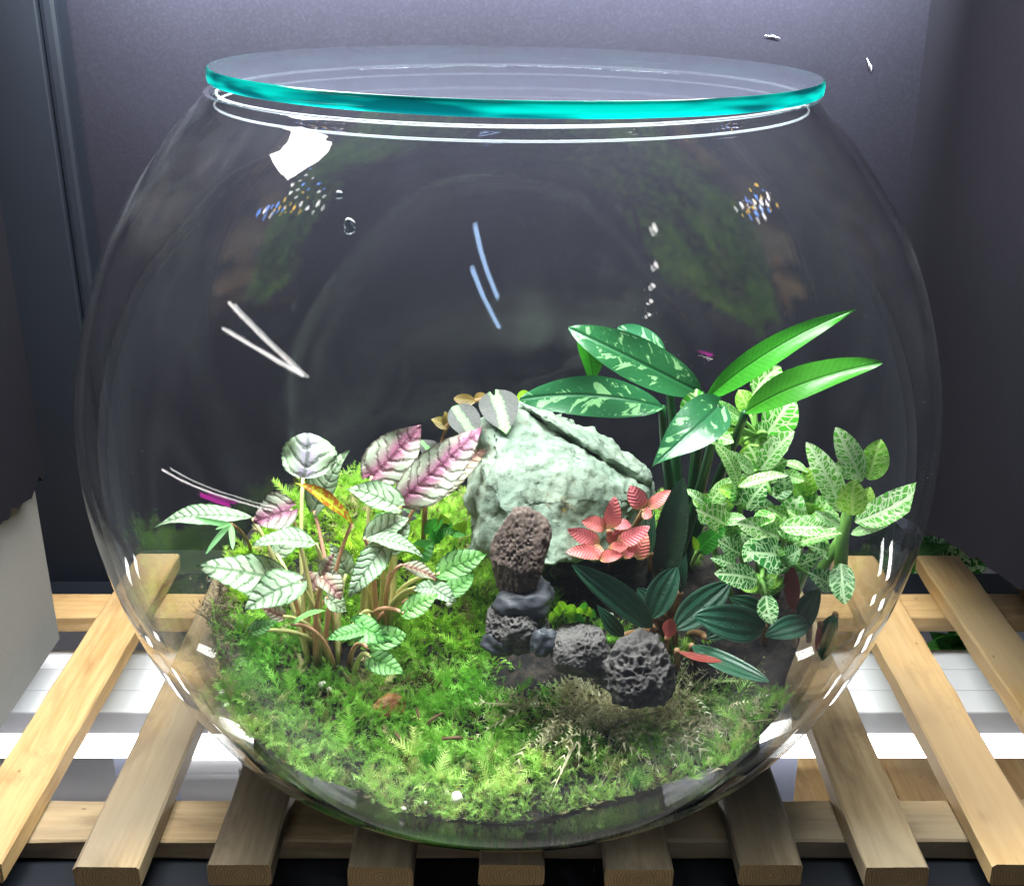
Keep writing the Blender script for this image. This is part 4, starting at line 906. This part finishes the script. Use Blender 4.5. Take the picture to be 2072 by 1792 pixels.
# ---- red fittonia
rr = G(1235, 1140); rf = thing('red_fittonia', 'small coral red fittonia in front of the boulder', 'plant', rr)
RL = [(1230, 1070, 1244, 1006, -.03, -.035, 40, 0), (1226, 1070, 1178, 1054, -.032, -.04, 34, -10), (1214, 1098, 1150, 1070, -.04, -.05, 36, -5), (1246, 1098, 1314, 1065, -.04, -.045, 36, -5), (1239, 1064, 1278, 1064, -.03, -.03, 26, 15),
 (1300, 1030, 1274, 983, -.02, -.02, 42, 0), (1309, 1026, 1356, 992, -.02, -.022, 30, 10), (1300, 1036, 1320, 1044, -.025, -.03, 28, 0), (1213, 1102, 1198, 1132, -.045, -.05, 32, 0), (1220, 1122, 1147, 1117, -.045, -.055, 34, -10), (1214, 1132, 1260, 1122, -.05, -.055, 28, -5), (1290, 1132, 1309, 1078, -.04, -.04, 40, 5),
 (1240, 1100, 1232, 1072, -.03, -.03, 28, 10), (1250, 1090, 1262, 1060, -.03, -.03, 28, 10), (1232, 1108, 1270, 1104, -.045, -.05, 26, 5), (1262, 1128, 1288, 1100, -.045, -.045, 30, 10)]
for (x, y, Y) in ((1232, 1075, -.03), (1302, 1034, -.02), (1235, 1110, -.04)):
    e = A(x, y, Y); tube('stem', bez(rr + Vector((0, 0, -.004)), rr.lerp(e, .5) + Vector((.003, 0, .004)), e, 6), [.002] * 6, ST_BRN, rf)
for (x0, y0, x1, y1, Y0, Y1, w, roll) in RL: leaf(rf, RED, A(x0, y0, Y0), A(x1, y1, Y1), w, roll, .08, .16, 'ell', .10, .05, .03, nu=14, nv=8)

# ---- peperomia
pr_ = G(1370, 1275); pe = thing('peperomia', 'dark green peperomia with ribbed leaves and red undersides beside the lava rocks', 'plant', pr_)
PL = [(1320, 1268, 1160, 1142, -.06, -.075, 60, -5, .06, .2, PEP), (1262, 1286, 1208, 1224, -.045, -.05, 34, 10, .05, .15, PEP), (1338, 1190, 1381, 966, -.03, -.03, 72, 18, .03, .3, PEPD), (1316, 1120, 1324, 1035, -.035, -.035, 24, 35, .03, .3, PEP), (1318, 1250, 1369, 1146, -.045, -.04, 62, 10, .05, .2, PEP),
 (1366, 1272, 1477, 1178, -.055, -.05, 66, 5, .05, .15, PEP), (1548, 1268, 1406, 1246, -.06, -.085, 76, -4, .06, .08, PEP), (1638, 1260, 1550, 1286, -.055, -.08, 50, -4, .05, .08, PEP), (1545, 1236, 1474, 1208, -.04, -.045, 40, 5, .05, .1, PEP),
 (1606, 1236, 1598, 1132, -.055, -.055, 34, 175, .04, .2, PEPR), (1350, 1290, 1359, 1250, -.07, -.07, 32, 180, .03, .3, PEPR), (1370, 1316, 1495, 1332, -.085, -.095, 34, 120, .02, .2, PEP), (1400, 1306, 1556, 1376, -.08, -.11, 42, -25, .05, .15, PEP),
 (1376, 1200, 1387, 1110, -.04, -.04, 22, 20, .04, .2, PEP), (1608, 1272, 1658, 1192, -.05, -.05, 54, 10, .1, .2, PEP), (1690, 1242, 1664, 1336, -.05, -.06, 44, 20, .08, .2, PEP), (1660, 1262, 1650, 1320, -.055, -.06, 14, 175, .05, .2, PEPR), (1430, 1290, 1500, 1240, -.05, -.05, 46, 10, .05, .15, PEP), (1340, 1240, 1290, 1190, -.03, -.03, 44, 10, .05, .15, PEP)]
for i, (x0, y0, x1, y1, Y0, Y1, w, roll, bow, fold, m) in enumerate(PL):
    b = A(x0, y0, Y0); leaf(pe, m, b, A(x1, y1, Y1), w, roll, bow, fold, 'ell' if w > 40 else 'lance', .03, 0, .02, nu=16, nv=12)
    if (b - pr_).length < .09:
        r0 = pr_ + Vector((random.uniform(-.01, .01), random.uniform(-.005, .01), -.006)); tube('stem', bez(r0, r0.lerp(b, .5) + Vector((0, 0, .006)), b, 6), [.0024] * 6, ST_BRN, pe)
    else:
        g0 = G(x0, y0 + 25); tube('stem', bez(g0 + Vector((0, 0, -.004)), g0.lerp(b, .5), b, 5), [.002] * 5, ST_BRN, pe)

# ---- vine on the boulder
vr = A(985, 806, .1); vi = thing('vine', 'vine with grey leaves striped pale green over the boulder top', 'plant', vr)
for (x0, y0, x1, y1, w, m, Y0, Y1, shp) in ((1000, 800, 1024, 878, 84, VIN, .085, .055, 'ovate'), (918, 822, 962, 888, 66, VIN, .07, .05, 'ell'), (962, 812, 918, 806, 26, BRN, .09, .09, 'ell'), (905, 862, 872, 848, 26, BRN, .08, .08, 'ovate'), (905, 858, 900, 832, 22, BRN, .08, .08, 'ovate'), (930, 905, 962, 860, 46, VIN, .07, .06, 'ell'), (960, 810, 985, 800, 22, BRN, .1, .1, 'ell'), (880, 920, 850, 890, 40, VIN, .08, .085, 'ovate'), (1045, 806, 1075, 800, 30, LIME, .115, .12, 'ell'), (840, 1040, 800, 1010, 54, VIN, .06, .06, 'ovate'), (868, 1080, 905, 1050, 50, BGL, .06, .06, 'ovate'), (840, 1120, 880, 1095, 50, BGL, .05, .05, 'ovate')):
    leaf(vi, m, A(x0, y0, Y0), A(x1, y1, Y1), w, random.uniform(-10, 12), .08, .15, shp, .06, .01)
tube('stem', [A(1040, 805, .11), A(985, 806, .1), A(940, 815, .09), A(905, 860, .08), A(880, 930, .08), A(860, 1030, .065), G(855, 1120)], [.0018] * 7, ST_BRN, vi)

# ---- bright creeper between the stack and the peperomia
cr0 = G(1160, 1250); cr = thing('creeper', 'tiny bright lime creeper with round leaves beside the stone stack', 'plant', cr0)
for k, (x, y, w, m) in enumerate(((1125, 1232, 20, LIME), (1140, 1226, 24, LIME), (1158, 1230, 26, LIME), (1172, 1236, 24, LIME), (1150, 1242, 26, LIME), (1168, 1250, 28, GRN), (1186, 1236, 22, LIME), (1198, 1240, 18, GRN), (1122, 1246, 22, LIME), (1178, 1226, 20, GRN))):
    Y = -.045; b = A(x, y + 8, Y); t = A(x + random.uniform(-12, 12), y - 8, Y - .012); leaf(cr, m, b, t, w, random.uniform(-15, 15), .08, .1, 'round', .03)
    tube('stem', [cr0 + Vector(((x - 1160) * .0003, 0, -.003)), b], [.0008, .0007], ST_GRN, cr, 5)
# dark green filler leaves behind the begonia
fp = thing('fittonia', 'dark low leafy plant in the shade left of the boulder', 'plant', G(900, 1120))
for k in range(9):
    x = random.uniform(850, 940); y = random.uniform(1050, 1130); b = A(x, y, .05); leaf(fp, GRN if k % 3 else LIME, b, A(x + random.uniform(-30, 30), y - random.uniform(-10, 30), .045), 30, random.uniform(-20, 20), .08, .15, 'ovate', .05)
